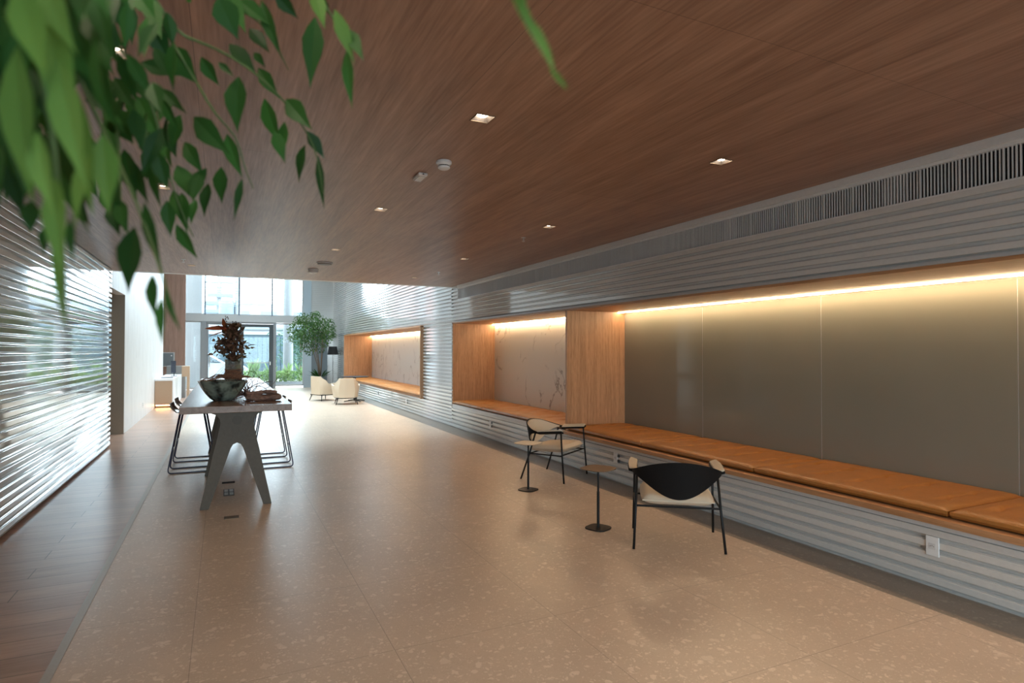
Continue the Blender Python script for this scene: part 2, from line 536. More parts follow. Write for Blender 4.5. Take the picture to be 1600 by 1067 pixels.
class MB:
    def __init__(s):
        s.v, s.f = [], []

    def box(s, a, b):
        x0, y0, z0 = a
        x1, y1, z1 = b
        n = len(s.v)
        s.v += [(x0, y0, z0), (x1, y0, z0), (x1, y1, z0), (x0, y1, z0), (x0, y0, z1), (x1, y0, z1), (x1, y1, z1), (x0, y1, z1)]
        s.f += [(n, n + 3, n + 2, n + 1), (n + 4, n + 5, n + 6, n + 7), (n, n + 1, n + 5, n + 4), (n + 1, n + 2, n + 6, n + 5), (n + 2, n + 3, n + 7, n + 6), (n + 3, n, n + 4, n + 7)]
        return s

    def quad(s, *p):
        n = len(s.v)
        s.v += [tuple(q) for q in p]
        s.f.append(tuple(range(n, n + len(p))))
        return s

    def tube(s, pts, r, seg=10, caps=True):
        pts = [Vector(p) for p in pts]
        rr = r if isinstance(r, (list, tuple)) else [r] * len(pts)
        n0 = len(s.v)
        up = None
        for i, p in enumerate(pts):
            if i == 0:
                d = pts[1] - p
            elif i == len(pts) - 1:
                d = p - pts[i - 1]
            else:
                d = (pts[i + 1] - p).normalized() + (p - pts[i - 1]).normalized()
            d.normalize()
            if up is None:
                up = Vector((0, 0, 1)) if abs(d.z) < 0.9 else Vector((1, 0, 0))
            a = d.cross(up)
            if a.length < 1e-4:
                a = d.cross(Vector((0.3, 1, 0.2)))
            a.normalize()
            b = a.cross(d).normalized()
            up = b
            for k in range(seg):
                q = p + (a * cos(2 * pi * k / seg) + b * sin(2 * pi * k / seg)) * rr[i]
                s.v.append(tuple(q))
        for i in range(len(pts) - 1):
            for k in range(seg):
                k2 = (k + 1) % seg
                s.f.append((n0 + i * seg + k, n0 + i * seg + k2, n0 + (i + 1) * seg + k2, n0 + (i + 1) * seg + k))
        if caps:
            s.f.append(tuple(n0 + k for k in reversed(range(seg))))
            e = n0 + (len(pts) - 1) * seg
            s.f.append(tuple(e + k for k in range(seg)))
        return s

    def lathe(s, prof, c=(0, 0, 0), seg=32, axis='Z'):
        n0 = len(s.v)
        for r, z in prof:
            for k in range(seg):
                a = 2 * pi * k / seg
                if axis == 'Z':
                    s.v.append((c[0] + r * cos(a), c[1] + r * sin(a), c[2] + z))
                elif axis == 'Y':
                    s.v.append((c[0] + r * cos(a), c[1] + z, c[2] + r * sin(a)))
                else:
                    s.v.append((c[0] + z, c[1] + r * cos(a), c[2] + r * sin(a)))
        for i in range(len(prof) - 1):
            for k in range(seg):
                k2 = (k + 1) % seg
                s.f.append((n0 + i * seg + k, n0 + i * seg + k2, n0 + (i + 1) * seg + k2, n0 + (i + 1) * seg + k))
        s.f.append(tuple(n0 + k for k in reversed(range(seg))))
        e = n0 + (len(prof) - 1) * seg
        s.f.append(tuple(e + k for k in range(seg)))
        return s

    def prism(s, poly, axis, a, b):
        """poly of 2-D points extruded along axis from a to b"""
        def P(u, v, w):
            return {'X': (w, u, v), 'Y': (u, w, v), 'Z': (u, v, w)}[axis]
        n = len(s.v)
        k = len(poly)
        s.v += [P(u, v, a) for u, v in poly] + [P(u, v, b) for u, v in poly]
        s.f.append(tuple(n + i for i in range(k)))
        s.f.append(tuple(n + k + i for i in reversed(range(k))))
        for i in range(k):
            j = (i + 1) % k
            s.f.append((n + i, n + k + i, n + k + j, n + j))
        return s

    def build(s, name, m, parent=None, smooth=False, bevel=0, subs=0, loc=None):
        me = bpy.data.meshes.new(name)
        me.from_pydata([tuple(p) for p in s.v], [], s.f)
        bm = bmesh.new()
        bm.from_mesh(me)
        bmesh.ops.recalc_face_normals(bm, faces=bm.faces)
        bm.to_mesh(me)
        bm.free()
        me.materials.append(m)
        o = bpy.data.objects.new(name, me)
        COL.objects.link(o)
        if parent:
            o.parent = parent
        if loc:
            o.location = loc
        if bevel:
            b = o.modifiers.new('bevel', 'BEVEL')
            b.width = bevel
            b.segments = 2
            b.limit_method = 'ANGLE'
            b.angle_limit = radians(40)
        if subs:
            b = o.modifiers.new('sub', 'SUBSURF')
            b.levels = b.render_levels = subs
        if smooth or subs:
            me.polygons.foreach_set('use_smooth', [True] * len(me.polygons))
            if smooth == 'auto':
                me.set_sharp_from_angle(angle=radians(38))
        return o


def tag(o, label, cat, group=None, kind=None):
    if label:
        o['label'] = label
    if cat:
        o['category'] = cat
    if group:
        o['group'] = group
    if kind:
        o['kind'] = kind
    return o


def empty(name, loc, rz, label, cat, group=None):
    o = bpy.data.objects.new(name, None)
    COL.objects.link(o)
    o.location = loc
    o.rotation_euler = (0, 0, rz)
    o.empty_display_size = 0.1
    return tag(o, label, cat, group)


def structure(o, label=None):
    o['kind'] = 'structure'
    if label:
        o['label'] = label
    return o


def copy_tree(o, parent=None):
    c = o.copy()
    COL.objects.link(c)
    if parent:
        c.parent = parent
    for ch in [x for x in bpy.data.objects if x.parent == o]:
        copy_tree(ch, c)
    return c


def clone(src, loc, rz, label):
    c = copy_tree(src)
    c.location = loc
    c.rotation_euler = (0, 0, rz)
    c['label'] = label
    return c


def leaf_into(mb, base, tip, width, nrm=None, fold=0.25, shape=0):
    """one leaf: pointed blade, folded along its midrib and drooping"""
    base, tip = Vector(base), Vector(tip)
    d = tip - base
    L = d.length
    d.normalize()
    if nrm is None:
        nrm = Vector((random.uniform(-1, 1), random.uniform(-1, 1), random.uniform(-1, 1)))
    side = d.cross(nrm)
    if side.length < 1e-3:
        side = d.cross(Vector((1, 0.3, 0.2)))
    side.normalize()
    n = side.cross(d).normalized()
    prof = [(0, 0.04), (0.16, 0.62), (0.34, 1.0), (0.52, 0.86), (0.72, 0.45), (0.88, 0.15), (1, 0.0)] if shape == 0 else [(0, 0.1), (0.2, 0.7), (0.45, 1.0), (0.7, 0.8), (0.88, 0.4), (0.96, 0.18), (1, 0)]
    k = len(mb.v)
    for i, (t, w) in enumerate(prof):
        bend = n * (-0.10 * L * (t * t - t))
        c = base + d * (L * t) + bend
        h = w * width / 2
        mb.v.append(tuple(c + side * h + n * h * fold))
        mb.v.append(tuple(c))
        mb.v.append(tuple(c - side * h + n * h * fold))
    for i in range(len(prof) - 1):
        a = k + 3 * i
        mb.f.append((a, a + 1, a + 4, a + 3))
        mb.f.append((a + 1, a + 2, a + 5, a + 4))


# ------------------------------------------------------------------ floors
structure(MB().box((-0.74, YB, -0.12), (3.97, YW, 0)).build('floor', MT['terrazzo']), 'beige terrazzo floor in large square tiles')
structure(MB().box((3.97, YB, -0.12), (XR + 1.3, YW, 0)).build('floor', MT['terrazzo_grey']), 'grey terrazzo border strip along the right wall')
structure(MB().box((-5.2, YB, -0.12), (-0.785, YW, -0.001)).build('floor', MT['floor_wood']), 'brown wooden plank floor along the left wall')
structure(MB().box((-0.785, YB, -0.12), (-0.74, YW, 0.004)).build('trim_1', MT['metal_trim']), 'narrow grey metal strip between wood and terrazzo floors')

# ------------------------------------------------------------------ ceiling with holes for the downlights
DL = [(x, y) for y in (3.2, 5.70, 8.24, 10.78) for x in (-0.46, 1.34, 3.17)] + [(x, 0.68) for x in (-0.46, 1.34, 3.17)] + [(x, -1.85) for x in (-0.46, 1.34, 3.17)]
HS = 0.052
xs = sorted(set([XL - 0.1, XR + 0.05] + [x + s for x in (-0.46, 1.34, 3.17) for s in (-HS, HS)]))
ys = sorted(set([YB, YE] + [y + s for y in (-1.85, 0.68, 3.2, 5.70, 8.24, 10.78) for s in (-HS, HS)]))
mb = MB()
for i in range(len(xs) - 1):
    for j in range(len(ys) - 1):
        cx, cy = (xs[i] + xs[i + 1]) / 2, (ys[j] + ys[j + 1]) / 2
        if any(abs(cx - x) < 0.01 and abs(cy - y) < 0.01 for x, y in DL):
            continue
        mb.quad((xs[i], ys[j], ZC), (xs[i + 1], ys[j], ZC), (xs[i + 1], ys[j + 1], ZC), (xs[i], ys[j + 1], ZC))
mb.box((XL - 0.1, YB, ZC + 0.13), (XR + 1.1, YE, ZC + 0.2))
structure(mb.build('ceiling', MT['ceil']), 'low ceiling of reddish brown wood veneer panels')
structure(MB().box((XL - 0.1, YE - 0.01, ZC - 0.001), (XR + 0.02, YE + 0.14, ZV)).build('wall_back_upper', MT['wall_plaster']), 'white upper wall over the edge of the low ceiling')
structure(MB().box((-5.2, YE, ZV), (-1.3, YW + 0.2, ZV + 0.15)).box((4.1, YE, ZV), (XR + 1.2, YW + 0.2, ZV + 0.15)).box((-1.3, YE, ZV), (4.1, 12.9, ZV + 0.15)).box((-1.3, 26.4, ZV), (4.1, YW + 0.2, ZV + 0.15)).build('ceiling', MT['trim_white']), 'high white ceiling over the street end')

structure(MB().box((-1.3, 12.9, ZV + 0.02), (4.1, 26.4, ZV + 0.03)).build('window_5', MT['glass']), 'added unseen rooflight that brightens the high street end')  # glazed roof opening added to bring more daylight into the high end
# ------------------------------------------------------------------ ribbed white walls
PITCH_R = 0.080


def ribs(mb, y0, y1, z0, z1, x, s, phase=0.0):
    """horizontal ribs on the plane x, growing towards s"""
    D = 0.034
    n = max(1, round((z1 - z0) / PITCH_R))
    p = (z1 - z0) / n
    prof = [(x + s * -0.03, z0)]
    for i in range(n):
        z = z0 + i * p
        prof += [(x + s * D * 0.50, z + p * 0.005), (x + s * D * 0.16, z + p * 0.06), (x, z + p * 0.16), (x + s * D * 0.08, z + p * 0.26), (x + s * D * 0.45, z + p * 0.35), (x + s * D * 0.93, z + p * 0.385),
                 (x + s * D, z + p * 0.41), (x + s * D, z + p * 0.93), (x + s * D * 0.93, z + p * 0.955), (x + s * D * 0.6, z + p * 0.97)]
    prof += [(x, z1), (x + s * -0.03, z1)]
    mb.prism([(u, w) for u, w in prof], 'Y', y0, y1)


mb = MB()
XF = XR + 0.020      # rib base plane so that rib faces average the wall plane
ribs(mb, YB, 12.0, 0.0, 0.40, XF, -1)
ribs(mb, 12.0, YW, 0.0, 0.44, XF, -1)
ribs(mb, YB, YE, 2.2, 2.65, XF, -1)
ribs(mb, 11.66, YE, 2.65, ZC, XF, -1)
ribs(mb, 12.0, 14.0, 0.44, 2.2, XF, -1)
ribs(mb, 24.16, YW, 0.44, 2.2, XF, -1)
ribs(mb, YE - 0.0, YW, 2.2, ZV, XF, -1)
for (a, b, c, d) in ((YB, YW, 0, 0.42), (YB, YE, 2.2, 2.62), (11.7, YE, 2.6, ZC), (12.05, 13.99, 0.42, 2.2), (24.2, YW, 0.42, 2.2), (YE, YW, 2.2, ZV)):
    mb.box((XF + 0.029, a, c), (XF + 0.09, b, d))
structure(mb.build('wall_right', MT['white_slat']), 'right wall of glossy white horizontal ribs')
mb = MB()
ribs(mb, YB, 11.83, 0.02, ZC - 0.02, XL, 1)
structure(mb.build('wall_left', MT['white_slat']), 'left wall of glossy white horizontal ribs')
structure(MB().box((XL - 0.25, YB, 0), (XL - 0.029, 11.80, ZC)).build('wall_left', MT['wall_plaster']))
structure(MB().box((XL + 0.0, YB, ZC - 0.02), (XL + 0.035, 11.83, ZC)).build('trim_2', MT['grey_mid']))
# white plaster wall with the opening
mb = MB()
mb.box((XL - 0.15, 11.8, 2.65), (XL, 13.62, ZC)).box((XL - 0.15, YE, ZC), (XL, 13.62, ZV)).box((XL - 0.15, 13.62, 0), (XL, 21.83, ZV))
structure(mb.build('wall_left', MT['wall_plaster']), 'plain white wall beyond the ribbed left wall')
mb = MB()
mb.box((-4.6, 13.60, 0), (XL - 0.002, 13.619, 2.649)).box((-4.7, 9.8, 0), (-4.55, 13.7, 2.9)).box((-4.6, 9.7, 0), (XL - 0.2, 9.8, 2.9)).box((-4.6, 9.7, 2.65), (XL - 0.16, 13.7, 2.75))
pl = empty('passage_fill_light', (-2.9, 11.6, 2.65), 0, 'added unseen fill light brightening the grey side passage', 'ceiling light')  # out-of-view fill light, added because the passage rendered too dark
MB().box((-0.3, -0.3, -0.02), (0.3, 0.3, 0.0)).build('fill_panel', emis('fill_panel_glow', (1.0, 0.93, 0.82), 7), pl)
structure(mb.build('wall_passage', MT['niche_grey']), 'grey side passage seen through the opening in the left wall')
structure(MB().box((-5.2, 21.68, 0), (XL - 0.15, 21.83, ZV)).build('wall_left', MT['wall_plaster']))
structure(MB().box((-5.2, 21.8, 0), (-5.05, 25.1, ZV)).build('wall_left', MT['wall_plaster']))
structure(MB().box((-5.2, 25.0, 0), (-1.25, 25.15, ZV)).build('wall_left', MT['wall_wood']), 'reddish brown wood panelled wall behind the reception desk')
structure(MB().box((-1.55, 25.15, 0), (-1.40, YW + 0.15, ZV)).build('wall_left', MT['wall_plaster']))
# back wall behind the camera with a glazed opening
mb = MB()
mb.box((XL - 0.3, YB - 0.15, 0), (-1.2, YB, ZC + 0.2)).box((3.8, YB - 0.15, 0), (XR + 1.3, YB, ZC + 0.2)).box((-1.2, YB - 0.15, 2.75), (3.8, YB, ZC + 0.2))
structure(mb.build('wall_back', MT['wall_plaster']))
wb = structure(MB().box((-1.2, YB - 0.09, 0.0), (3.8, YB - 0.082, 2.75)).build('window_3', MT['glass']), 'glazed wall behind the viewer')

# ------------------------------------------------------------------ right wall: vent and trim
structure(MB().box((XR - 0.03, YB, 2.88), (XR + 0.05, 11.66, ZC)).box((XR - 0.012, YB, 2.86), (XR + 0.02, 11.66, 2.885)).build('trim_3', MT['trim_white'], bevel=0.003), 'white trim under the ceiling above the air grille')
g = empty('air_grille', (XR, 4, 2.65), 0, 'long white linear air grille of upright blades under the ceiling', 'air grille')
mb = MB().box((-0.014, YB - 4, -0.008), (0.03, 7.66, 0.006)).box((-0.008, 7.64, 0.0), (0.03, 7.66, 0.22))
mb.build('frame', MT['trim_white'], g, bevel=0.002)
MB().box((0.075, YB - 4, -0.01), (0.09, 7.66, 0.24)).box((0.0, YB - 4, -0.03), (0.09, 7.66, -0.012)).build('backing', MT['blackback'], g)
mb = MB()
y = YB - 4 + 0.01
k = 0
while y < 7.64:
    w = 0.0055 + (0.004 if k % 11 == 4 else 0) + (0.003 if (k // 7) % 5 == 2 else 0)
    mb.box((-0.004, y, 0.0), (0.010, y + w, 0.215))
    y += 0.0225
    k += 1
mb.build('blades', MT['trim_white'], g)

# ------------------------------------------------------------------ seating niches
ZB, ZT = 0.44, 2.185
XBK = 5.35


def niche(y0, y1, label, back, xbk, frame_out=0.0, left_end=True, right_end=True, ledge=False, led=True, panels=None, t=0.03, lo=0.06):
    n = empty('seating_niche', (XR, (y0 + y1) / 2, ZB), 0, label, 'seating niche')
    L = (y1 - y0) / 2
    xo = -frame_out
    D = xbk - XR
    H = ZT - ZB
    if left_end:
        MB().box((xo, L - t, 0.0), (D, L, H)).build('side_panel', MT['oak'], n, bevel=0.001)
    if right_end:
        MB().box((xo, -L, 0.0), (D, -L + t, H)).build('side_panel', MT['oak'], n, bevel=0.001)
    MB().box((xo, -L, H), (D + 0.1, L, H + 0.015)).box((xo, -L, H - 0.022), (D - 0.02, L, H)).build('soffit', MT['oakh'], n)
    MB().box((D, -L, -0.1), (D + 0.05, L, H)).build('back_wall', MT['niche_grey'] if panels else back, n)
    if panels:
        y = L
        while y > -L + 0.02:
            a = max(-L, y - 1.64)
            p = MB().box((D - 0.014, a + 0.003, 0.0), (D - 0.002, y - 0.003, H - 0.045)).build('glass_panel', back, n, bevel=0.0015)
            MB().box((D - 0.012, a - 0.002, 0.0), (D - 0.006, a + 0.002, H - 0.045)).build('glass_edge', MT['trim_white'], p)
            y = a
    if ledge:
        MB().box((-0.055, -L, 0.0), (D, L + 0.0, 0.042)).build('ledge', MT['oakh'], n, bevel=0.002)
    else:
        MB().box((0.0, -L, -0.01), (D, L, 0.04)).build('ledge', MT['oakh'] if frame_out else MT['trim_white'], n, bevel=0.002)
    if led:
        MB().box((D - lo, -L + 0.03, H - 0.034), (D - lo + 0.025, L - 0.04, H - 0.022)).build('led_strip', MT['led'], n)
    return n


niche(-0.89, 7.35, 'longest wood lined bench niche with grey green glass back, nearest the viewer', MT['panelglass'], XBK, ledge=True, panels=True, t=0.04, lo=0.13)
niche(7.35, 12.0, 'middle wood lined bench niche with veined beige marble back', MT['marble_near'], 5.31, right_end=False)
niche(14.0, 24.16, 'far oak framed bench niche with white marble back, beyond the high ceiling edge', MT['marble_far'], XBK, frame_out=0.09, t=0.03)
structure(MB().box((XR - 0.004, YB, 0.40), (XR + 0.03, 12.0, 0.438)).build('trim_4', MT['trim_white']))
structure(MB().box((XR - 0.012, YB, 2.187), (XR + 0.03, 12.0, 2.208)).build('trim_5', MT['grey_light']))
structure(MB().box((XR, YB, 0), (XBK + 0.06, -0.9, ZC)).build('wall_right', MT['wall_plaster']))
structure(MB().box((XBK + 0.06, YB, -0.1), (XBK + 0.2, YW, ZC)).box((XR + 0.1, YB, 2.21), (XBK + 0.06, YW, 2.26)).box((XR + 0.1, 12.02, 0), (XBK, 13.98, 2.2)).box((XR + 0.1, 24.18, 0), (XBK, YW, 2.2)).build('wall_right', MT['niche_grey']))


def cushion(name, loc, w, d, h, nt, label, group):
    """leather bench pad: w along y, d along x"""
    mb = MB()
    nx, ny = 48, 110
    tufts = [(d * fx, w * (j + 0.5) / nt - w / 2) for j in range(nt) for fx in (0.33, 0.68)]
    rnd = random.Random(int(loc[1] * 100))
    tufts = [(a + rnd.uniform(-.01, .01), b + rnd.uniform(-.01, .01), rnd.uniform(0.7, 1.1)) for a, b in tufts]

    def top(x, y):
        e = 1.0
        for q, l in ((x, 0), (d - x, 0), (y + w / 2, 0), (w / 2 - y, 0)):
            e *= 1 - math.exp(-max(q, 0) / 0.022)
        z = h * (0.62 + 0.38 * e)
        for a, b, s in tufts:
            dx, dy = x - a, y - b
            z -= 0.015 * s * math.exp(-((dx / 0.11) ** 2 + ((dy - 0.02 * sin(dx * 25)) / 0.016) ** 2))
            z += 0.006 * s * math.exp(-((dx / 0.13) ** 2 + ((dy - 0.045) / 0.03) ** 2))
            z -= 0.006 * s * math.exp(-((dx / 0.05) ** 2 + (dy / 0.05) ** 2))
            z -= 0.0035 * math.exp(-((dx / 0.35) ** 2 + (dy / 0.010) ** 2))
        return z
    for i in range(nx + 1):
        x = d * (0.5 - 0.5 * cos(pi * i / nx)) * 0.5 + d * i / nx * 0.5
        for j in range(ny + 1):
            y = -w / 2 + w * j / ny
            mb.v.append((x, y, top(x, y)))
    for i in range(nx):
        for j in range(ny):
            a = i * (ny + 1) + j
            mb.f.append((a, a + 1, a + ny + 2, a + ny + 1))
    # sides down to the base
    edge = [i * (ny + 1) for i in range(nx + 1)] + [nx * (ny + 1) + j for j in range(1, ny + 1)] + [i * (ny + 1) + ny for i in range(nx - 1, -1, -1)] + [j for j in range(ny - 1, 0, -1)]
    n0 = len(mb.v)
    for q in (0.30, 0.0):
        for e in edge:
            x, y, z = mb.v[e]
            ins = 0.0 if q else 0.010
            cx = min(max(x, ins), d - ins)
            cy = min(max(y, -w / 2 + ins), w / 2 - ins)
            if q:
                cx = x + (0.004 if x >= d - 1e-6 else -0.004 if x <= 1e-6 else 0)
            mb.v.append((cx, cy, h * q))
    m = len(edge)
    for k in range(m):
        k2 = (k + 1) % m
        mb.f.append((edge[k], edge[k2], n0 + k2, n0 + k))
        mb.f.append((n0 + k, n0 + k2, n0 + m + k2, n0 + m + k))
    mb.f.append(tuple(n0 + m + k for k in range(m)))
    o = mb.build(name, MT['cushion'], smooth='auto')
    o.location = loc
    return tag(o, label, 'cushion', group)


gl = 'cognac leather bench pads in the long glass backed niche'
desc = ['tan leather bench cushion at the oak panel end of the long niche', 'tan leather bench cushion behind the near black backed armchair',
        'long tan leather bench cushion above the nearest wall outlet', 'tan leather bench cushion cut by the right edge of the photo', 'tan leather bench cushion nearest the viewer, past the right edge']
for i in range(5):
    y1 = 7.31 - 1.64 * i
    y0 = max(y1 - 1.64, -0.85)
    cushion('bench_cushion', (XR + 0.02, (y0 + y1) / 2, 0.493), (y1 - y0) - 0.016, 0.945, 0.062, 5, desc[i], gl)
gl = 'cognac leather bench pads in the middle marble backed niche'
desc = ['tan bench cushion at the far left end of the middle niche', 'tan bench cushion in the centre of the middle marble niche', 'tan bench cushion of the middle niche beside the tall oak divider']
for i in range(3):
    y1 = 11.965 - 1.535 * i
    cushion('bench_cushion', (XR + 0.0, y1 - 0.7675, 0.493), 1.525, 0.93, 0.062, 4, desc[i], gl)
gl = 'leather bench pads in the far niche'
desc = ['far niche bench cushion behind the round dark table', 'far niche bench cushion next to the one behind the round table', 'far niche bench cushion, third from the far end', 'far niche bench cushion, fourth from the far end', 'far niche bench cushion, next to last before the near frame edge', 'far niche bench cushion against the near frame side']
for i in range(6):
    y1 = 24.1 - 1.674 * i
    cushion('bench_cushion', (XR - 0.05, y1 - 0.837, 0.493), 1.66, 1.0, 0.062, 4, desc[i], gl)


# ------------------------------------------------------------------ downlights and ceiling devices
def downlight(x, y, label):
    e = empty('downlight', (x, y, ZC), 0, label, 'ceiling light', 'square recessed downlights in rows')
    a = HS
    mb = MB()
    for sx in (-1, 1):
        mb.box((min(sx * a, sx * (a + 0.006)), -a - 0.006, -0.003), (max(sx * a, sx * (a + 0.006)), a + 0.006, 0.002))
        mb.box((-a, min(sx * a, sx * (a + 0.006)), -0.003), (a, max(sx * a, sx * (a + 0.006)), 0.002))
    mb.build('frame', MT['brass'], e)
    mb = MB()
    N = 24
    for k in range(N):
        t0, t1 = 2 * pi * k / N + pi / 4, 2 * pi * (k + 1) / N + pi / 4

        def sq(t):
            c, s = cos(t), sin(t)
            m = a / max(abs(c), abs(s))
            return (c * m, s * m, 0.0)

        def ci(t, r=0.032, z=0.055):
            return (cos(t) * r, sin(t) * r, z)
        mb.quad(sq(t0), sq(t1), ci(t1), ci(t0))
        mb.quad(ci(t0), ci(t1), ci(t1, 0.032, 0.075), ci(t0, 0.032, 0.075))
    mb.build('reflector', MT['reflector'], e)
    MB().lathe([(0.001, 0.010), (0.024, 0.012), (0.033, 0.020), (0.033, 0.052)], seg=24).build('lamp', MT['lamp'], e)
    l = bpy.data.lights.new('downlight_beam', 'SPOT')
    l.energy = SPOT_W if y > 2 else SPOT_BACK
    l.color = (1.0, 0.80, 0.60)
    l.spot_size = radians(125)
    l.spot_blend = 0.8
    l.shadow_soft_size = 0.16
    lo = bpy.data.objects.new('downlight_beam', l)
    COL.objects.link(lo)
    lo.parent = e
    lo.location = (0, 0, -0.01)


LBL = {(1.34, 3.2): 'brightest square downlight, upper middle of the ceiling', (3.17, 3.2): 'square downlight over the glass backed niche, nearest the air grille',
       (1.34, 5.70): 'square downlight just beyond the smoke detector', (3.17, 5.70): 'square downlight above the divider between the niches',
       (1.34, 8.24): 'small downlight before the pair of round ceiling sensors', (3.17, 8.24): 'small downlight above the middle niche, right of the round sensors',
       (3.17, 10.78): 'farthest downlight near the right end of the ceiling edge', (1.34, 10.78): 'farthest downlight in the middle row close to the ceiling edge',
       (-0.46, 5.70): 'downlight half hidden among the hanging leaves', (-0.46, 10.78): 'farthest downlight in the left row near the ceiling edge',
       (-0.46, 8.24): 'left row downlight behind the leaves, second from the ceiling edge', (-0.46, 3.2): 'left row downlight above the hanging leaves'}
for x, y in DL:
    downlight(x, y, LBL.get((x, y), 'ceiling downlight behind the viewer, row %s' % {-0.46: 'left', 1.34: 'middle', 3.17: 'right'}[x] + (', nearer' if y > 0 else ', farther')))

e = empty('smoke_detector', (1.40, 4.05, ZC), 0, 'round white smoke detector with dark slots on the ceiling', 'smoke detector')
MB().lathe([(0.052, 0), (0.055, -0.004), (0.055, -0.018), (0.046, -0.026), (0.044, -0.032)], seg=36).build('base', MT['white_plastic'], e, smooth='auto')
MB().lathe([(0.038, -0.032), (0.038, -0.040)], seg=24).build('slots', MT['socket_dark'], e)
MB().lathe([(0.044, -0.040), (0.042, -0.050), (0.03, -0.058), (0.0005, -0.060)], seg=36).build('cap', MT['white_plastic'], e, smooth='auto')
e = empty('emergency_light', (1.35, 4.46, ZC), 0, 'small white rectangular emergency light beside the smoke detector', 'emergency light')
MB().box((-0.035, -0.085, -0.022), (0.035, 0.085, 0)).build('housing', MT['white_plastic'], e, bevel=0.006)
MB().box((-0.028, -0.062, -0.027), (0.028, 0.075, -0.021)).build('lens', plain('milky_lens', (0.55, 0.52, 0.5), 0.2), e, bevel=0.004)
MB().box((-0.006, -0.088, -0.016), (0.006, -0.083, -0.008)).build('button', MT['socket_dark'], e)
for (x, y, r, lb, mt) in ((1.39, 9.54, 0.12, 'flat round ceiling speaker grille, farther right of the round pair', 'grey_fab'), (1.33, 10.4, 0.085, 'domed white round ceiling sensor near the ceiling edge', 'white_plastic')):
    e = empty('ceiling_sensor', (x, y, ZC), 0, lb, 'ceiling device')
    MB().lathe([(r, 0), (r, -0.012), (r * 0.94, -0.02), (r * 0.9, -0.02)], seg=36).build('rim', MT['white_plastic'], e, smooth='auto')
    MB().lathe([(r * 0.9, -0.02), (r * 0.85, -0.03 if r > 0.1 else -0.055), (r * 0.4, -0.033 if r > 0.1 else -0.075), (0.001, -0.034 if r > 0.1 else -0.078)], seg=36).build('dome', MT[mt], e, smooth='auto')
for i, (x, y) in enumerate(((3.2, 6.38), (3.31, 9.83), (-0.54, 10.11))):
    e = empty('sprinkler', (x, y, ZC), 0, ['small ceiling sprinkler near the divider between the niches', 'tiny ceiling sprinkler above the middle niche', 'tiny ceiling sprinkler on the left near the ceiling edge'][i], 'sprinkler', 'pendent ceiling sprinklers')
    MB().lathe([(0.03, 0), (0.03, -0.004), (0.008, -0.006), (0.008, -0.035)], seg=16).build('body', MT['chrome'], e)
    MB().lathe([(0.018, -0.046), (0.018, -0.049)], seg=12).tube([(0.008, 0, -0.03), (0.014, 0, -0.04), (0.003, 0, -0.047)], 0.0016, 6).tube([(-0.008, 0, -0.03), (-0.014, 0, -0.04), (-0.003, 0, -0.047)], 0.0016, 6).build('deflector', MT['chrome'], e)


# ------------------------------------------------------------------ wall outlets
def outlet(x, y, z, w, h, label, s=-1, cat='wall outlet', dark=False):
    e = empty('wall_outlet', (x, y, z), 0, label, cat)
    MB().box((min(0, s * 0.010), -w / 2, -h / 2), (max(0, s * 0.010), w / 2, h / 2)).build('plate', MT['white_plastic'], e, bevel=0.002)
    MB().box((min(s * 0.009, s * 0.012), -w * 0.28, -h * 0.16), (max(s * 0.009, s * 0.012), w * 0.28, h * 0.16)).build('socket', MT['trim_white'], e, bevel=0.001)
    mb = MB()
    for k in (-1, 0, 1):
        mb.lathe([(0.0028, s * 0.0115), (0.0028, s * 0.0128)], (0, k * 0.011, 0.004 * (k == 0)), 8, 'X')
    mb.build('socket_holes', MT['socket_dark'], e)
    if dark:
        MB().box((-0.012, -w / 2 - 0.04, 0.015), (0.0, -w / 2 - 0.006, 0.045)).build('slot', MT['socket_dark'], e)
        MB().box((-0.012, -w / 2 - 0.04, -0.045), (0.0, -w / 2 - 0.006, -0.015)).build('slot', MT['socket_dark'], e)
    return e


XO = XF - 0.034
outlet(XO, 2.47, 0.285, 0.082, 0.130, 'white wall outlet on the ribbed bench front nearest the viewer')
outlet(XO, 6.12, 0.295, 0.08, 0.12, 'white wall outlet on the bench front between the two armchairs', dark=True)
outlet(XO, 9.95, 0.28, 0.08, 0.12, 'white wall outlet under the middle niche', dark=True)
outlet(XO, 18.7, 0.29, 0.08, 0.11, 'tiny wall outlet under the far niche, farther one', dark=True)
outlet(XO, 15.45, 0.27, 0.08, 0.11, 'tiny wall outlet under the far niche, nearer one', dark=True)
outlet(XL, 16.62, 0.30, 0.08, 0.12, 'small white outlet low on the plain left wall', s=1)
# floor boxes
e = empty('floor_outlet', (0.07, 7.52, 0.0), 0, 'chrome framed floor outlet with four sockets under the long table', 'floor outlet')
MB().box((-0.055, -0.17, 0), (0.055, 0.17, 0.004)).build('plate', MT['socket_dark'], e, bevel=0.001)
mb = MB()
for sx in (-1, 1):
    for sy in (-1, 1):
        mb.box((sx * 0.026 - 0.019, sy * 0.08 - 0.06, 0.004), (sx * 0.026 + 0.019, sy * 0.08 + 0.06, 0.008))
mb.build('sockets', MT['chrome'], e, bevel=0.002)
tag(MB().box((0.0, 8.04, 0.0), (0.14, 8.12, 0.006)).build('floor_plate', MT['blackback'], bevel=0.001), 'black floor plate behind the chrome floor outlet', 'floor plate')
tag(MB().box((0.02, 6.34, 0.0), (0.15, 6.44, 0.005)).build('floor_plate', MT['brass'], bevel=0.001), 'small bronze floor plate in front of the trestle table', 'floor plate')

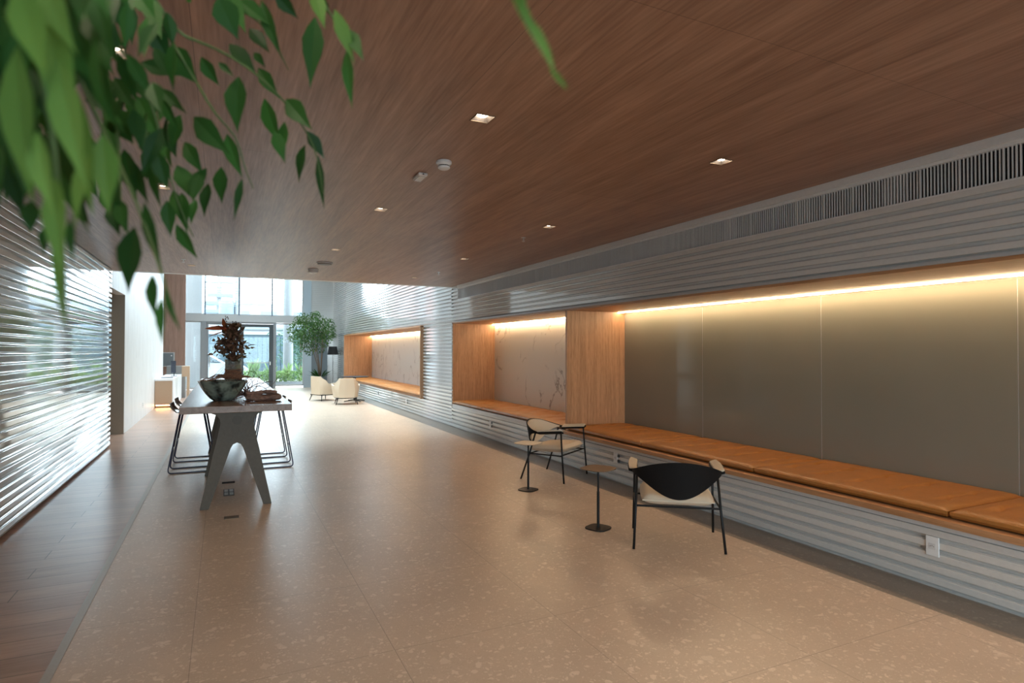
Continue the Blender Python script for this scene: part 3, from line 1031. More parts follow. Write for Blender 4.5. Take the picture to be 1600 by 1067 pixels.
# ------------------------------------------------------------------ long trestle table
TX, TZ = 0.135, 1.045
TY0, TY1 = 6.64, 13.25
t = empty('trestle_table', (TX, TY0, 0), 0, 'long high wooden communal table on grey A-shaped trestles', 'table')
MB().box((-0.515, 0, TZ - 0.068), (0.515, TY1 - TY0, TZ)).build('tabletop', MT['table_wood'], t, bevel=0.003)


def trestle(y):
    H = TZ - 0.068
    L = []
    # outline of one half, mirrored (x, z)
    half_out = [(0.335, 0.0), (0.165, 0.80), (0.155, 0.86), (0.165, 0.905), (0.20, 0.945), (0.27, H - 0.006), (0.27, H)]
    crotch = [(0.0, 0.655), (0.022, 0.65), (0.042, 0.632), (0.058, 0.60), (0.255, 0.0)]
    poly = [(0.335, 0.0)] + half_out[1:] + [(-x, z) for x, z in reversed(half_out)] + [(-x, z) for x, z in reversed(crotch)][0:] + crotch[1:]
    # split in convex-ish quads: build as strips between outer and inner outlines
    mb = MB()
    th = 0.055
    outer = [(0.335, 0), (0.293, 0.2), (0.25, 0.4), (0.208, 0.6), (0.195, 0.655), (0.165, 0.80), (0.155, 0.86), (0.165, 0.905), (0.20, 0.945), (0.27, H - 0.004), (0.27, H)]
    inner = [(0.255, 0), (0.189, 0.2), (0.124, 0.4), (0.058, 0.6), (0.0, 0.655), (0.0, 0.80), (0.0, 0.86), (0.0, 0.905), (0.0, 0.945), (0.0, H - 0.004), (0.0, H)]
    outer.insert(4, (0.2, 0.635))
    inner.insert(4, (0.036, 0.638))
    for s in (-1, 1):
        n = len(mb.v)
        for yy in (0, th):
            for (a, b), (c, d) in zip(outer, inner):
                mb.v.append((s * a, y + yy, b))
                mb.v.append((s * c, y + yy, d))
        k = len(outer)
        for i in range(k - 1):
            a = n + 2 * i
            b = n + 2 * k + 2 * i
            mb.f += [(a, a + 1, a + 3, a + 2), (b, b + 2, b + 3, b + 1), (a, a + 2, b + 2, b)]
            if i < 4 + 1:
                mb.f.append((a + 1, b + 1, b + 3, a + 3))
        mb.f.append((n, n + 2 * k, n + 2 * k + 1, n + 1))
        a = n + 2 * (k - 1)
        b = n + 2 * k + 2 * (k - 1)
        mb.f.append((a, a + 1, b + 1, b))
    o = mb.build('trestle', MT['grey_leg'], t, bevel=0.0015)
    MB().lathe([(0.047, y - 0.001), (0.047, y + 0.002)], (0, 0, 0.885), 32, 'Y').build('round_cap', plain('cap_grey', (0.085, 0.07, 0.055), 0.5, spec=0.3), o)
    return o


for yy in (0.16, 1.98, 3.85, 5.9):
    trestle(yy)
MB().box((-0.03, 0.2, 0.89), (0.03, 5.92, 0.96)).build('stretcher', MT['grey_leg'], t)


# ------------------------------------------------------------------ bar stools
def make_stool(label):
    """local: open side at +x (towards the table), back lip at -x; origin on the floor"""
    e = empty('bar_stool', (0, 0, 0), 0, label, 'stool', 'bentwood bar stools at the long table')
    # seat shell: swept profile along y
    prof = [(0.20, 0.785), (0.12, 0.780), (0.0, 0.776), (-0.10, 0.776), (-0.17, 0.785), (-0.215, 0.808), (-0.245, 0.845), (-0.255, 0.895)]
    mb = MB()
    ny = 12
    W2 = 0.205
    for q in range(2):
        off = 0 if q == 0 else -0.011
        for i, (x, z) in enumerate(prof):
            for j in range(ny + 1):
                v = -1 + 2 * j / ny
                w = W2 * (1 if i < 5 else 1 - 0.06 * (i - 4))
                curl = 0.012 * v * v
                dx = 0
                if i >= 5:
                    dx = 0.03 * v * v
                nx_, nz_ = (0, 1) if i < 4 else ((0.5, 0.85) if i == 4 else (0.85, 0.5) if i < 7 else (1, 0.1))
                mb.v.append((x + dx + off * nx_ * -1 * -1, v * w, z + curl + off * nz_))
    N = len(prof)
    for q in range(2):
        for i in range(N - 1):
            for j in range(ny):
                a = q * N * (ny + 1) + i * (ny + 1) + j
                mb.f.append((a, a + 1, a + ny + 2, a + ny + 1))
    B = N * (ny + 1)
    for j in range(ny):
        mb.f.append((j, j + 1, B + j + 1, B + j))
        a = (N - 1) * (ny + 1) + j
        mb.f.append((a, a + 1, B + a + 1, B + a))
    for i in range(N - 1):
        for j in (0, ny):
            a = i * (ny + 1) + j
            mb.f.append((a, a + ny + 1, B + a + ny + 1, B + a))
    mb.build('seat', MT['stool_wood'], e, smooth='auto')
    for s in (-1, 1):
        yb, yt = s * 0.185, s * 0.13
        p = []
        z0 = 0.009

        def P(x, z):
            return (x, yb + (yt - yb) * z / 0.76, z)
        p = [P(-0.14, 0.768), P(-0.262, 0.04 + 0.02)]
        for a in range(1, 6):
            an = a / 6 * pi / 2
            p.append(P(-0.262 + 0.0 - 0.0 + 0.035 * (1 - cos(an)), z0 + 0.035 * (1 - sin(an))))
        p.append(P(-0.225, z0))
        q = [(-x, y, z) for x, y, z in reversed(p)]
        MB().tube(p + q, 0.0085, 8).build('sled_leg', MT['navy'], e, smooth=True)
    for sx in (-0.14, 0.14):
        MB().tube([(sx, -0.135, 0.76), (sx, 0.135, 0.76)], 0.007, 8).build('seat_support', MT['navy'], e)
    MB().tube([(-0.218, -0.17, 0.30), (-0.218, 0.17, 0.30)], 0.006, 8).build('footrest', MT['navy'], e)
    return e


st = make_stool('bar stool on the left of the long table, nearest the viewer')
st.location = (-0.365, 9.12, 0)
clone(st, (-0.365, 10.0, 0), 0, 'second bar stool on the left side of the long table')
clone(st, (0.615, 8.99, 0), pi, 'bar stool on the right of the long table, nearest the viewer')
clone(st, (0.615, 9.86, 0), pi, 'second bar stool on the right side of the long table')

# ------------------------------------------------------------------ things on the table
bc = Vector((0.0, 7.38, TZ))
e = empty('bowl', bc, 0, 'big smoky green glass bowl on the near end of the long table', 'bowl')
mb = MB()
prof = [(0.088, 0.0), (0.10, 0.006), (0.135, 0.035), (0.175, 0.085), (0.215, 0.15), (0.243, 0.212), (0.250, 0.220), (0.244, 0.222), (0.236, 0.212), (0.205, 0.152), (0.165, 0.09), (0.12, 0.045), (0.06, 0.02), (0.001, 0.016)]
mb.lathe(prof, seg=64)
for i, (x, y, z) in enumerate(mb.v):
    r = hypot(x, y)
    a = atan2(y, x)
    k = 1 + 0.012 * cos(12 * a) * min(1, r / 0.1)
    mb.v[i] = (x * k, y * k, z)
mb.build('body', MT['bowl'], e, smooth='auto')


def curl(mb, p, d, n, step, r, wob, rnd, g=0.0, seg=5):
    pts = [Vector(p)]
    d = Vector(d).normalized()
    ax = Vector((rnd.uniform(-1, 1), rnd.uniform(-1, 1), rnd.uniform(-1, 1))).normalized()
    for k in range(n):
        if k % 4 == 0:
            ax = (ax + 0.9 * Vector((rnd.uniform(-1, 1), rnd.uniform(-1, 1), rnd.uniform(-1, 1)))).normalized()
        d = (d + ax * wob + Vector((0, 0, g))).normalized()
        pts.append(pts[-1] + d * step)
    mb.tube(pts, [r * (1 - 0.6 * i / len(pts)) for i in range(len(pts))], seg)
    return pts


rnd = random.Random(5)
mb = MB()
for k in range(16):
    a0 = rnd.uniform(-0.2, 0.05)
    p0 = bc + Vector((-0.22 + 0.1 * rnd.random(), rnd.uniform(-0.12, 0.12), 0.222))
    pts = []
    for i in range(9):
        t = i / 8
        pts.append(p0 + Vector((t * (0.36 + 0.08 * rnd.random()), 0.04 * sin(3 * t + k), 0.05 * sin(pi * t) * (0.3 + rnd.random()) + 0.03 * t + 0.004 * rnd.random())))
    mb.tube(pts, 0.0028, 5)
for k in range(5):
    p0 = bc + Vector((-0.12 + 0.03 * k, 0.02, 0.222))
    pts = [p0 + Vector((0.18 * t, 0.02, 0.17 * sin(t * pi / 2))) for t in [i / 8 for i in range(9)]]
    mb.tube(pts, 0.0016, 4)
tag(mb.build('dried_vine', MT['twine']), 'dried brown vine strands lying across the green glass bowl', 'dried vine')

VY = 11.4
vb = atY(364.5, 560, VY)
vc = Vector((vb.x, VY, TZ))
e = empty('glass_vase', vc, 0, 'tall glass vase wrapped in brown twine on the table behind the bowl', 'vase')
MB().lathe([(0.10, 0), (0.118, 0.01), (0.122, 0.12), (0.128, 0.24), (0.132, 0.40), (0.127, 0.40), (0.120, 0.24), (0.112, 0.02), (0.001, 0.018)], seg=32).build('body', MT['vaseglass'], e, smooth='auto')
mb = MB()
for k in range(16):
    pts = []
    z = 0.03 + 0.013 * k
    for i in range(25):
        a = 2 * pi * i / 24
        pts.append(((0.126 + 0.004 * rnd.random()) * cos(a), (0.126 + 0.004 * rnd.random()) * sin(a), z + 0.012 * sin(2 * a + k)))
    mb.tube(pts, 0.0075, 5)
mb.build('twine_wrap', MT['twine'], e, smooth=True)
e = empty('dried_bouquet', vc + Vector((0, 0, 0.15)), 0, 'tall bouquet of dried brown and rust coloured leaves in the glass vase', 'dried flowers')
leaves, stems, pods = MB(), MB(), MB()


def rel(px, py, dy=0.0):
    return atY(px, py, VY + dy) - Vector(e.location)


for k in range(30):
    a = rnd.uniform(0, 2 * pi)
    tip = rel(rnd.uniform(345, 385), rnd.uniform(505, 550), rnd.uniform(-0.15, 0.15))
    p0 = Vector((0.05 * cos(a), 0.05 * sin(a), -0.10))
    mid = Vector((0.07 * cos(a), 0.07 * sin(a), 0.22))
    stems.tube([p0, mid, mid.lerp(tip, 0.6) + Vector((0, 0, 0.03)), tip], 0.004, 5)
for k in range(520):
    t = rnd.random()
    py = 508 + 58 * t
    half = 8 + 22 * math.exp(-((t - 0.62) / 0.28) ** 2)
    if t > 0.85:
        half *= 0.5
    c = rel(364 + rnd.gauss(0, 0.45) * half, py, rnd.gauss(0, 0.09))
    d = Vector((rnd.uniform(-1, 1), rnd.uniform(-1, 1), rnd.uniform(-0.6, 1.1))).normalized()
    leaf_into(leaves, c, c + d * rnd.uniform(0.06, 0.13), rnd.uniform(0.03, 0.06), fold=0.5)
for k in range(60):
    c = rel(rnd.uniform(340, 372), rnd.uniform(528, 545), rnd.uniform(-0.1, 0.1))
    d = Vector((-1 + rnd.random(), rnd.uniform(-.5, .5), rnd.uniform(-.9, .3))).normalized()
    leaf_into(leaves, c, c + d * 0.09, 0.05, fold=0.5)
leaves.build('leaf_cluster', MT['dried'], e)['kind'] = 'stuff'
stems.build('stems', MT['twig'], e)
red = MB()
for (x0, y0, x1, y1, w) in ((358, 513, 320, 513.5, 0.085), (352, 517, 326, 526, 0.02), (351, 514, 348, 497, 0.07), (356, 520, 340, 508, 0.05)):
    leaf_into(red, rel(x0, y0), rel(x1, y1, -0.05), w, Vector((0.2, -1, 0.5)), fold=0.3, shape=1)
red.build('rust_blade', MT['dried_red'], e)
for (x0, y0) in ((355, 498), (366, 506), (371, 508), (376, 512), (362, 510)):
    for k in range(14):
        p = rel(x0 + rnd.uniform(-3.0, 3.0), y0 + rnd.uniform(-4, 12), rnd.uniform(-.05, .05))
        pods.lathe([(0.001, -0.010), (0.009, -0.004), (0.009, 0.004), (0.001, 0.010)], tuple(p), 6)
    stems2 = MB()
for k in range(14):
    p = rel(382 + rnd.uniform(-6, 8), 543 + rnd.uniform(-8, 4), rnd.uniform(-.05, .05))
    q = p + Vector((rnd.uniform(0.03, 0.10), 0, rnd.uniform(-0.03, 0.03)))
    pods.tube([p, p.lerp(q, 0.5) + Vector((0, 0, 0.012)), q], 0.004, 4)
pods.build('seed_pods', MT['twig'], e)['kind'] = 'stuff'

# curly twig bundle and driftwood
dz = Vector((0.0, 0, 0))
dwY = 7.18
e = empty('curly_twigs', atY(384, 632, dwY + 0.25) * 1, 0, 'bunch of curly dried twigs standing beside the bowl', 'dried twigs')
e.location.z = TZ
mb = MB()
for k in range(46):
    a = rnd.uniform(0, 2 * pi)
    curl(mb, (0.015 * cos(a) + 0.02, 0.015 * sin(a), 0.008), (rnd.uniform(-0.12, 0.06), rnd.uniform(-0.2, 0.2), 1.0), rnd.randint(16, 27), 0.0185, 0.0052, 0.40, rnd, 0.07)
for v in range(len(mb.v)):
    x, y, z = mb.v[v]
    mb.v[v] = (x, y, max(z, 0.001))
mb.build('twigs', MT['twig'], e, smooth=True)
p0 = atY(384, 622, dwY)
p1 = atY(436, 622, dwY + 0.1)
e = empty('driftwood', (p0.x, dwY, TZ), 0, 'twisted brown driftwood piece near the table front edge', 'driftwood')
mb = MB()
Ld = (p1 - p0).length
for k, (oy, oz, r) in enumerate(((0.0, 0.038, 0.034), (0.05, 0.045, 0.030), (-0.035, 0.033, 0.026), (0.02, 0.088, 0.026), (0.07, 0.08, 0.022))):
    pts, rr = [], []
    n = 16
    for i in range(n + 1):
        t = i / n
        pts.append((t * Ld * (1 - 0.04 * k), oy + 0.014 * sin(5 * t + k * 2), max(oz + 0.010 * sin(7 * t + k), r * 0.9)))
        rr.append(r * (0.80 + 0.25 * sin(9 * t + 1.7 * k) * 0.5 + 0.15 * rnd.random()) * (0.7 if i in (0, n) else 1))
    mb.tube(pts, rr, 10)
mb.build('wood_pieces', MT['drift'], e, smooth=True)
mb = MB()
for k in range(7):
    x0, y0 = 0.02 + 0.03 * k, -0.05
    mb.tube([(x0 - 0.05, -0.03, 0.012), (x0 + 0.04, -0.09 - 0.01 * (k % 3), 0.006), (x0 + 0.10, -0.06, 0.006)], 0.004, 5)
mb.build('loose_twigs', MT['twig'], e)


# ------------------------------------------------------------------ lounge chairs with black shell
def band(mb, path, z0f, z1f, th, lean=0.0, off=0.0, nz=7):
    """upright curved band following a plan path (list of (x, y, nx, ny)); outward normal n"""
    n = len(path)
    for side in (0, 1):
        for i, (x, y, nx_, ny_) in enumerate(path):
            t = i / (n - 1)
            for j in range(nz + 1):
                q = j / nz
                z = z0f(t) + (z1f(t) - z0f(t)) * q
                o = off + (0 if side == 0 else -th) + lean * (z - 0.5)
                if side == 1:
                    o += 0.0
                mb.v.append((x + nx_ * o, y + ny_ * o, z))
    b0 = len(mb.v) - 2 * n * (nz + 1)
    B = n * (nz + 1)
    for side in (0, 1):
        for i in range(n - 1):
            for j in range(nz):
                a = b0 + side * B + i * (nz + 1) + j
                mb.f.append((a, a + 1, a + nz + 2, a + nz + 1))
    for i in range(n - 1):
        for j in (0, nz):
            a = b0 + i * (nz + 1) + j
            mb.f.append((a, a + nz + 1, a + nz + 1 + B, a + B))
    for i in (0, n - 1):
        for j in range(nz):
            a = b0 + i * (nz + 1) + j
            mb.f.append((a, a + 1, a + 1 + B, a + B))


def make_lounge(label):
    """faces local +y"""
    e = empty('lounge_chair', (0, 0, 0), 0, label, 'armchair', 'black framed lounge chairs with cream pads')
    R = 0.335
    path = []
    N = 40
    for i in range(N + 1):
        a = pi * (i / N)          # 0 = right end, pi = left end going round the back
        x, y = (R + 0.015) * cos(a), -0.02 - 0.30 * sin(a) ** 0.9 if 0 < i < N else -0.02
        path.append((x, y))
    P = []
    for i, (x, y) in enumerate(path):
        a = path[max(0, i - 1)]
        b = path[min(N, i + 1)]
        tx, ty = b[0] - a[0], b[1] - a[1]
        l = hypot(tx, ty)
        P.append((x, y, ty / l * 1.0, -tx / l * 1.0))
    if P[N // 2][3] > 0:
        P = [(x, y, -a, -b) for x, y, a, b in P]

    def w(t):
        u = abs(2 * t - 1)
        return max(0.0, 1 - u) ** 1.0, 0.5 + 0.5 * cos(pi * min(1, u))
    z1 = lambda t: 0.600 + 0.115 * sin(pi * t) ** 1.6
    z0 = lambda t: 0.577 - 0.168 * (0.5 + 0.5 * cos(pi * min(1, abs(2 * t - 1) / 0.88))) ** 1.1
    mb = MB()
    band(mb, P, z0, z1, 0.014, lean=0.18)
    mb.build('back_shell', MT['shell'], e, smooth='auto')
    mb = MB()
    band(mb, P[3:-3], lambda t: z0(0.075 + 0.85 * t) + 0.010, lambda t: z1(0.075 + 0.85 * t) - 0.008, 0.022, lean=0.18, off=-0.0145)
    mb.build('back_pad', MT['cream'], e, smooth='auto', label=None) if False else mb.build('back_pad', MT['cream'], e, smooth='auto')
    for s in (-1, 1):
        pr = [(s * 0.352, -0.06), (s * 0.356, 0.05), (s * 0.350, 0.16), (s * 0.338, 0.27)]
        mbb, mbp = MB(), MB()
        def slab(m, hw, za, zb, rnd_=0.0):
            n = len(m.v)
            for i, (x, y) in enumerate(pr):
                g = hw * (0.8 if i == 3 else 1)
                up_ = (-0.006, 0.004, 0.014, 0.022)[i]
                ti = 0.010 * s          # the outer edge stands a little higher
                yy_ = y + (0 if i < 3 else rnd_)
                m.v += [(x - g, yy_, za + up_ - ti), (x + g, yy_, za + up_ + ti), (x + g, yy_, zb + up_ + ti), (x - g, yy_, zb + up_ - ti)]
            for i in range(3):
                for j in range(4):
                    k = (j + 1) % 4
                    m.f.append((n + 4 * i + j, n + 4 * i + k, n + 4 * (i + 1) + k, n + 4 * (i + 1) + j))
            m.f += [(n, n + 1, n + 2, n + 3), (n + 15, n + 14, n + 13, n + 12)]
        slab(mbb, 0.040, 0.578, 0.600)
        slab(mbp, 0.036, 0.6005, 0.618, -0.008)
        arm = mbb.build('armrest', MT['shell'], e, bevel=0.006)
        mbp.build('arm_pad', MT['cream'], arm, bevel=0.006)
        MB().tube([(s * 0.355, -0.30, 0), (s * 0.335, -0.185, 0.33), (s * 0.322, -0.11, 0.583)], 0.0105, 10).build('leg', MT['black'], e, smooth=True)
        MB().tube([(s * 0.345, 0.29, 0), (s * 0.338, 0.262, 0.33), (s * 0.333, 0.245, 0.592)], 0.0105, 10).build('leg', MT['black'], e, smooth=True)
        MB().tube([(s * 0.335, -0.185, 0.325), (s * 0.338, 0.262, 0.325)], 0.008, 8).build('side_rail', MT['black'], e)
    MB().tube([(-0.335, -0.185, 0.325), (0.335, -0.185, 0.325)], 0.009, 8).tube([(-0.338, 0.24, 0.325), (0.338, 0.24, 0.325)], 0.009, 8).build('cross_rail', MT['black'], e)
    # seat cushion
    mb = MB()
    nx, ny = 18, 18
    hw, y0, y1 = 0.295, -0.235, 0.27
    for q in range(2):
        for i in range(nx + 1):
            u = -1 + 2 * i / nx
            for j in range(ny + 1):
                v = -1 + 2 * j / ny
                x = hw * u * sqrt(max(0, 1 - v * v * 0.07))
                y = (y0 + y1) / 2 + (y1 - y0) / 2 * v * sqrt(max(0, 1 - u * u * 0.07))
                ed = (1 - abs(u) ** 7) * (1 - abs(v) ** 7)
                zb = 0.337 + 0.012 * (v + 1) * 0.5
                tk = 0.098
                z = zb + tk * (0.5 + 0.5 * ed ** 0.5) + 0.010 * v if q == 0 else zb + tk * 0.5 * (1 - ed ** 0.5)
                mb.v.append((x, y, z))
    B = (nx + 1) * (ny + 1)
    for q in range(2):
        for i in range(nx):
            for j in range(ny):
                a = q * B + i * (ny + 1) + j
                mb.f.append((a, a + 1, a + ny + 2, a + ny + 1))
    for i in range(nx):
        for j in (0, ny):
            a = i * (ny + 1) + j
            mb.f.append((a, a + ny + 1, a + ny + 1 + B, a + B))
    for j in range(ny):
        for i in (0, nx):
            a = i * (ny + 1) + j
            mb.f.append((a, a + 1, a + 1 + B, a + B))
    mb.build('seat', MT['cream'], e, smooth='auto')
    # lower back support pad between seat and shell
    MB().box((-0.05, -0.275, 0.425), (0.05, -0.262, 0.52)).build('back_support', MT['cream'], e, bevel=0.004)
    return e


c1 = make_lounge('black and cream lounge chair seen from behind, nearest the viewer')
c1.location = (3.465, 4.03, 0)
c1.rotation_euler = (0, 0, atan2(0.81, 0.58) - pi / 2)
c2 = clone(c1, (3.83, 6.73, 0), atan2(-0.83, 0.56) - pi / 2, 'black and cream lounge chair turned side on, beside the small table with the lit top')


# ------------------------------------------------------------------ small side tables
def squircle(a, b, n=48, p=3.2):
    r = []
    for k in range(n):
        t = 2 * pi * k / n
        c, s = cos(t), sin(t)
        r.append((a * math.copysign(abs(c) ** (2 / p), c), b * math.copysign(abs(s) ** (2 / p), s)))
    return r


def side_table(label, loc, top, rz):
    e = empty('side_table', loc, rz, label, 'side table', 'small pedestal side tables')
    MB().prism(squircle(0.145, 0.145), 'Z', 0.534, 0.541).build('table_top', top, e, bevel=0.002)
    MB().prism(squircle(0.105, 0.105), 'Z', 0.0, 0.010).build('base', MT['black'], e, bevel=0.002)
    MB().tube([(0, 0, 0.008), (0, 0, 0.33)], 0.0125, 14).tube([(0, 0, 0.33), (0, 0, 0.535)], 0.0095, 14).build('post', MT['black'], e, smooth='auto')
    return e


side_table('small black pedestal side table with brown square top beside the near chair', (3.065, 4.60, 0), MT['brown_top'], radians(25))
side_table('small black pedestal side table whose top catches the light, beside the farther lounge chair', (3.175, 6.20, 0), plain('lit_table_top', (0.40, 0.31, 0.22), 0.3), radians(30))  # paler top colour has the light it catches painted in


# ------------------------------------------------------------------ far armchairs, round table, lamp
def make_armchair(label):
    e = empty('armchair', (0, 0, 0), 0, label, 'armchair', 'cream armchairs by the far niche')
    # plan: open U, wide at the front, faces +y
    ctrl = [(0.40, 0.30), (0.385, 0.12), (0.355, -0.08), (0.31, -0.24), (0.24, -0.315), (0.0, -0.335), (-0.24, -0.315), (-0.31, -0.24), (-0.355, -0.08), (-0.385, 0.12), (-0.40, 0.30)]
    path = []
    for i in range(len(ctrl) - 1):
        for k in range(4):
            t = k / 4
            path.append((ctrl[i][0] * (1 - t) + ctrl[i + 1][0] * t, ctrl[i][1] * (1 - t) + ctrl[i + 1][1] * t))
    path.append(ctrl[-1])
    P = []
    for i, (x, y) in enumerate(path):
        a, b = path[max(0, i - 1)], path[min(len(path) - 1, i + 1)]
        tx, ty = b[0] - a[0], b[1] - a[1]
        l = hypot(tx, ty)
        nx_, ny_ = ty / l, -tx / l
        if nx_ * x + ny_ * (y - 0.1) < 0:
            nx_, ny_ = -nx_, -ny_
        P.append((x, y, nx_, ny_))

    def z1(t):
        u = abs(2 * t - 1)
        if u < 0.36:
            return 0.775
        if u < 0.62:
            q = (u - 0.36) / 0.26
            return 0.775 - 0.235 * (q * q * (3 - 2 * q))
        return 0.54 + 0.04 * (u - 0.62) / 0.38
    mb = MB()
    n = len(P)
    nz = 8
    z0 = 0.20
    for side in (0, 1):
        for i, (x, y, nx_, ny_) in enumerate(P):
            t = i / (n - 1)
            u = abs(2 * t - 1)
            zt = z1(t)
            for j in range(nz + 1):
                z = z0 + (zt - z0) * j / nz
                flare = 0.0
                hh = (z - 0.2) / 0.6
                bx = 1 - 0.14 * (1 - hh) if u > 0.5 else 1.0
                taper = 1 - (0.22 * max(0, (z - 0.42)) / 0.35 if u < 0.5 else 0)
                bottom = 0.90 + 0.10 * min(1, hh * 2.2)
                o = (0.0 if side == 0 else -0.055) + (0.05 * max(0, hh - 0.2) if u > 0.6 else 0)
                mb.v.append(((x + nx_ * o) * taper * bottom, (y + ny_ * o) * (bottom if y > 0 else 1) - (0.10 * max(0, z - 0.3) if u < 0.5 else 0), z))
    B = n * (nz + 1)
    for side in (0, 1):
        for i in range(n - 1):
            for j in range(nz):
                a = side * B + i * (nz + 1) + j
                mb.f.append((a, a + 1, a + nz + 2, a + nz + 1))
    for i in range(n - 1):
        for j in (0, nz):
            a = i * (nz + 1) + j
            mb.f.append((a, a + nz + 1, a + nz + 1 + B, a + B))
    for i in (0, n - 1):
        for j in range(nz):
            a = i * (nz + 1) + j
            mb.f.append((a, a + 1, a + 1 + B, a + B))
    mb.build('shell', MT['cream_l'], e, smooth='auto', bevel=0.008)
    MB().prism([(0.30, 0.28), (0.27, -0.26), (-0.27, -0.26), (-0.30, 0.28)], 'Z', 0.21, 0.42).build('seat_cushion', MT['cream_l'], e, bevel=0.03)
    MB().prism([(0.33, 0.27), (0.29, -0.30), (-0.29, -0.30), (-0.33, 0.27)], 'Z', 0.175, 0.205).build('frame', MT['black'], e)
    for sx in (-1, 1):
        for sy, yy in ((-1, -0.27), (1, 0.24)):
            MB().tube([(sx * 0.26, yy, 0.18), (sx * 0.31, yy + sy * 0.05, 0.0)], [0.017, 0.010], 8).build('leg', MT['black'], e)
    return e


a1 = make_armchair('cream armchair seen from behind, the nearer of the two by the round table')
a1.location = (3.33, 18.45, 0)
a1.rotation_euler = (0, 0, radians(-6))
clone(a1, (2.93, 20.1, 0), radians(-62), 'cream armchair turned to the right, beside the potted tree')
e = empty('round_table', (3.74, 19.3, 0), 0, 'round dark table on a star foot between the cream armchairs', 'table')
MB().lathe([(0.40, 0.755), (0.45, 0.772), (0.45, 0.780)], seg=40).build('table_top', MT['blackback'], e)
MB().lathe([(0.03, 0.02), (0.025, 0.70), (0.07, 0.755)], seg=16).build('post', MT['black'], e)
for k in range(4):
    a = k * pi / 2 + 0.35
    MB().tube([(0, 0, 0.05), (0.36 * cos(a), 0.36 * sin(a), 0.014)], [0.02, 0.012], 8).build('foot', MT['black'], e)
e = empty('floor_lamp', (4.12, 25.9, 0), 0, 'floor lamp with black drum shade beside the tall potted tree', 'floor lamp')
MB().lathe([(0.14, 0), (0.14, 0.015), (0.01, 0.02)], seg=24).build('base', MT['black'], e)
MB().tube([(0, 0, 0.02), (0, 0, 1.5)], 0.008, 8).build('pole', MT['black'], e)
MB().lathe([(0.225, 1.42), (0.165, 1.76), (0.160, 1.76), (0.220, 1.42)], seg=32).build('shade', MT['lampshade'], e, smooth='auto')

# ------------------------------------------------------------------ tall potted tree
PX, PY = 3.50, 25.2
e = empty('potted_tree', (PX, PY, 0), 0, 'tall leafy indoor tree in a blue grey pot by the street window', 'potted tree')
MB().lathe([(0.16, 0), (0.17, 0.01), (0.24, 0.42), (0.26, 0.56), (0.235, 0.56), (0.22, 0.50), (0.001, 0.50)], seg=32).build('pot', MT['pot'], e, smooth='auto')
mb = MB()
rnd = random.Random(3)
tips = []
for k in range(5):
    a = k * 2 * pi / 5 + 0.3
    p = [Vector((0.03 * cos(a), 0.03 * sin(a), 0.45)), Vector((0.07 * cos(a), 0.07 * sin(a), 0.95)), Vector((0.18 * cos(a) - 0.06, 0.18 * sin(a), 1.5)), Vector((0.38 * cos(a) - 0.15, 0.38 * sin(a), 2.1)), Vector((0.5 * cos(a) - 0.25, 0.5 * sin(a), 2.6))]
    mb.tube(p, [0.022, 0.018, 0.014, 0.010, 0.005], 7)
    for j in range(7):
        q = p[2].lerp(p[4], rnd.random())
        r_ = q + Vector((rnd.uniform(-0.55, 0.35), rnd.uniform(-0.5, 0.5), rnd.uniform(-0.1, 0.5)))
        mb.tube([q, q.lerp(r_, 0.5) + Vector((0, 0, 0.05)), r_], [0.007, 0.005, 0.002], 5)
mb.build('trunk', MT['bark'], e, smooth=True)
mb = MB()
for k in range(4200):
    while True:
        x, y, z = rnd.uniform(-1, 1), rnd.uniform(-1, 1), rnd.uniform(-1, 1)
        if x * x + y * y + z * z < 1:
            break
    sx = 0.86 if z > -0.2 else 0.86 + 0.35 * (z + 0.2)
    c = Vector((x * sx * 1.08 - 0.30, y * 0.75, 2.30 + z * 0.86 + 0.10 * sin(x * 9) * 0.6))
    if z < -0.3 and rnd.random() < 0.5:
        continue
    d = Vector((rnd.uniform(-1, 1) + x * 0.6, rnd.uniform(-1, 1), rnd.uniform(-1.3, 0.1))).normalized()
    c.x = min(c.x, 0.66)
    leaf_into(mb, c, c + d * rnd.uniform(0.08, 0.14), rnd.uniform(0.022, 0.040), fold=0.2)
mb.build('foliage', MT['leaf_tree'], e)
mb = MB()
for k in range(40):
    a = rnd.uniform(0, 2 * pi)
    r_ = rnd.uniform(0.3, 0.55)
    leaf_into(mb, (0.1 * cos(a), 0.1 * sin(a), 0.5), (r_ * cos(a), r_ * sin(a) * 0.8, 0.52 + rnd.uniform(0.0, 0.38)), 0.07, Vector((0, 0, 1)), shape=1)
mb.build('underplanting', MT['leaf'], e)

# ------------------------------------------------------------------ reception desk
e = empty('reception_desk', (XL, 19.3, 0), 0, 'white reception desk with tan end panel along the left wall', 'desk')
MB().box((0.005, 0.0, 0.09), (0.43, 0.03, 0.745)).build('end_panel', MT['tan'], e)
MB().box((0.02, 0.03, 0.0), (0.42, 3.6, 0.09)).build('plinth', MT['tan_dark'], e)
MB().box((0.43, -0.01, 0.0), (0.46, 3.65, 0.80)).build('side_panel', MT['desk_white'], e, bevel=0.002)
MB().box((0.003, -0.01, 0.745), (0.43, 3.65, 0.80)).build('worktop', MT['desk_white'], e, bevel=0.002)
MB().box((0.03, 0.04, 0.1), (0.42, 3.6, 0.74)).build('body', MT['tan'], e)
q0, q1, q2 = atY(284, 572, 20.5), atY(296, 587, 20.5), atY(292, 587, 20.5)
e = empty('display_stand', (q2.x, 20.5, 0), 0, 'beige block on a thin post at the edge of the white reception desk', 'stand')
MB().box((q0.x - q2.x, 0, 0.806), (q1.x - q2.x, 0.3, q0.z)).build('top_block', MT['tan'], e, bevel=0.003)
MB().box((0, 0, 0), (q1.x - q2.x, 0.2, 0.806)).build('post', MT['tan'], e, bevel=0.003)
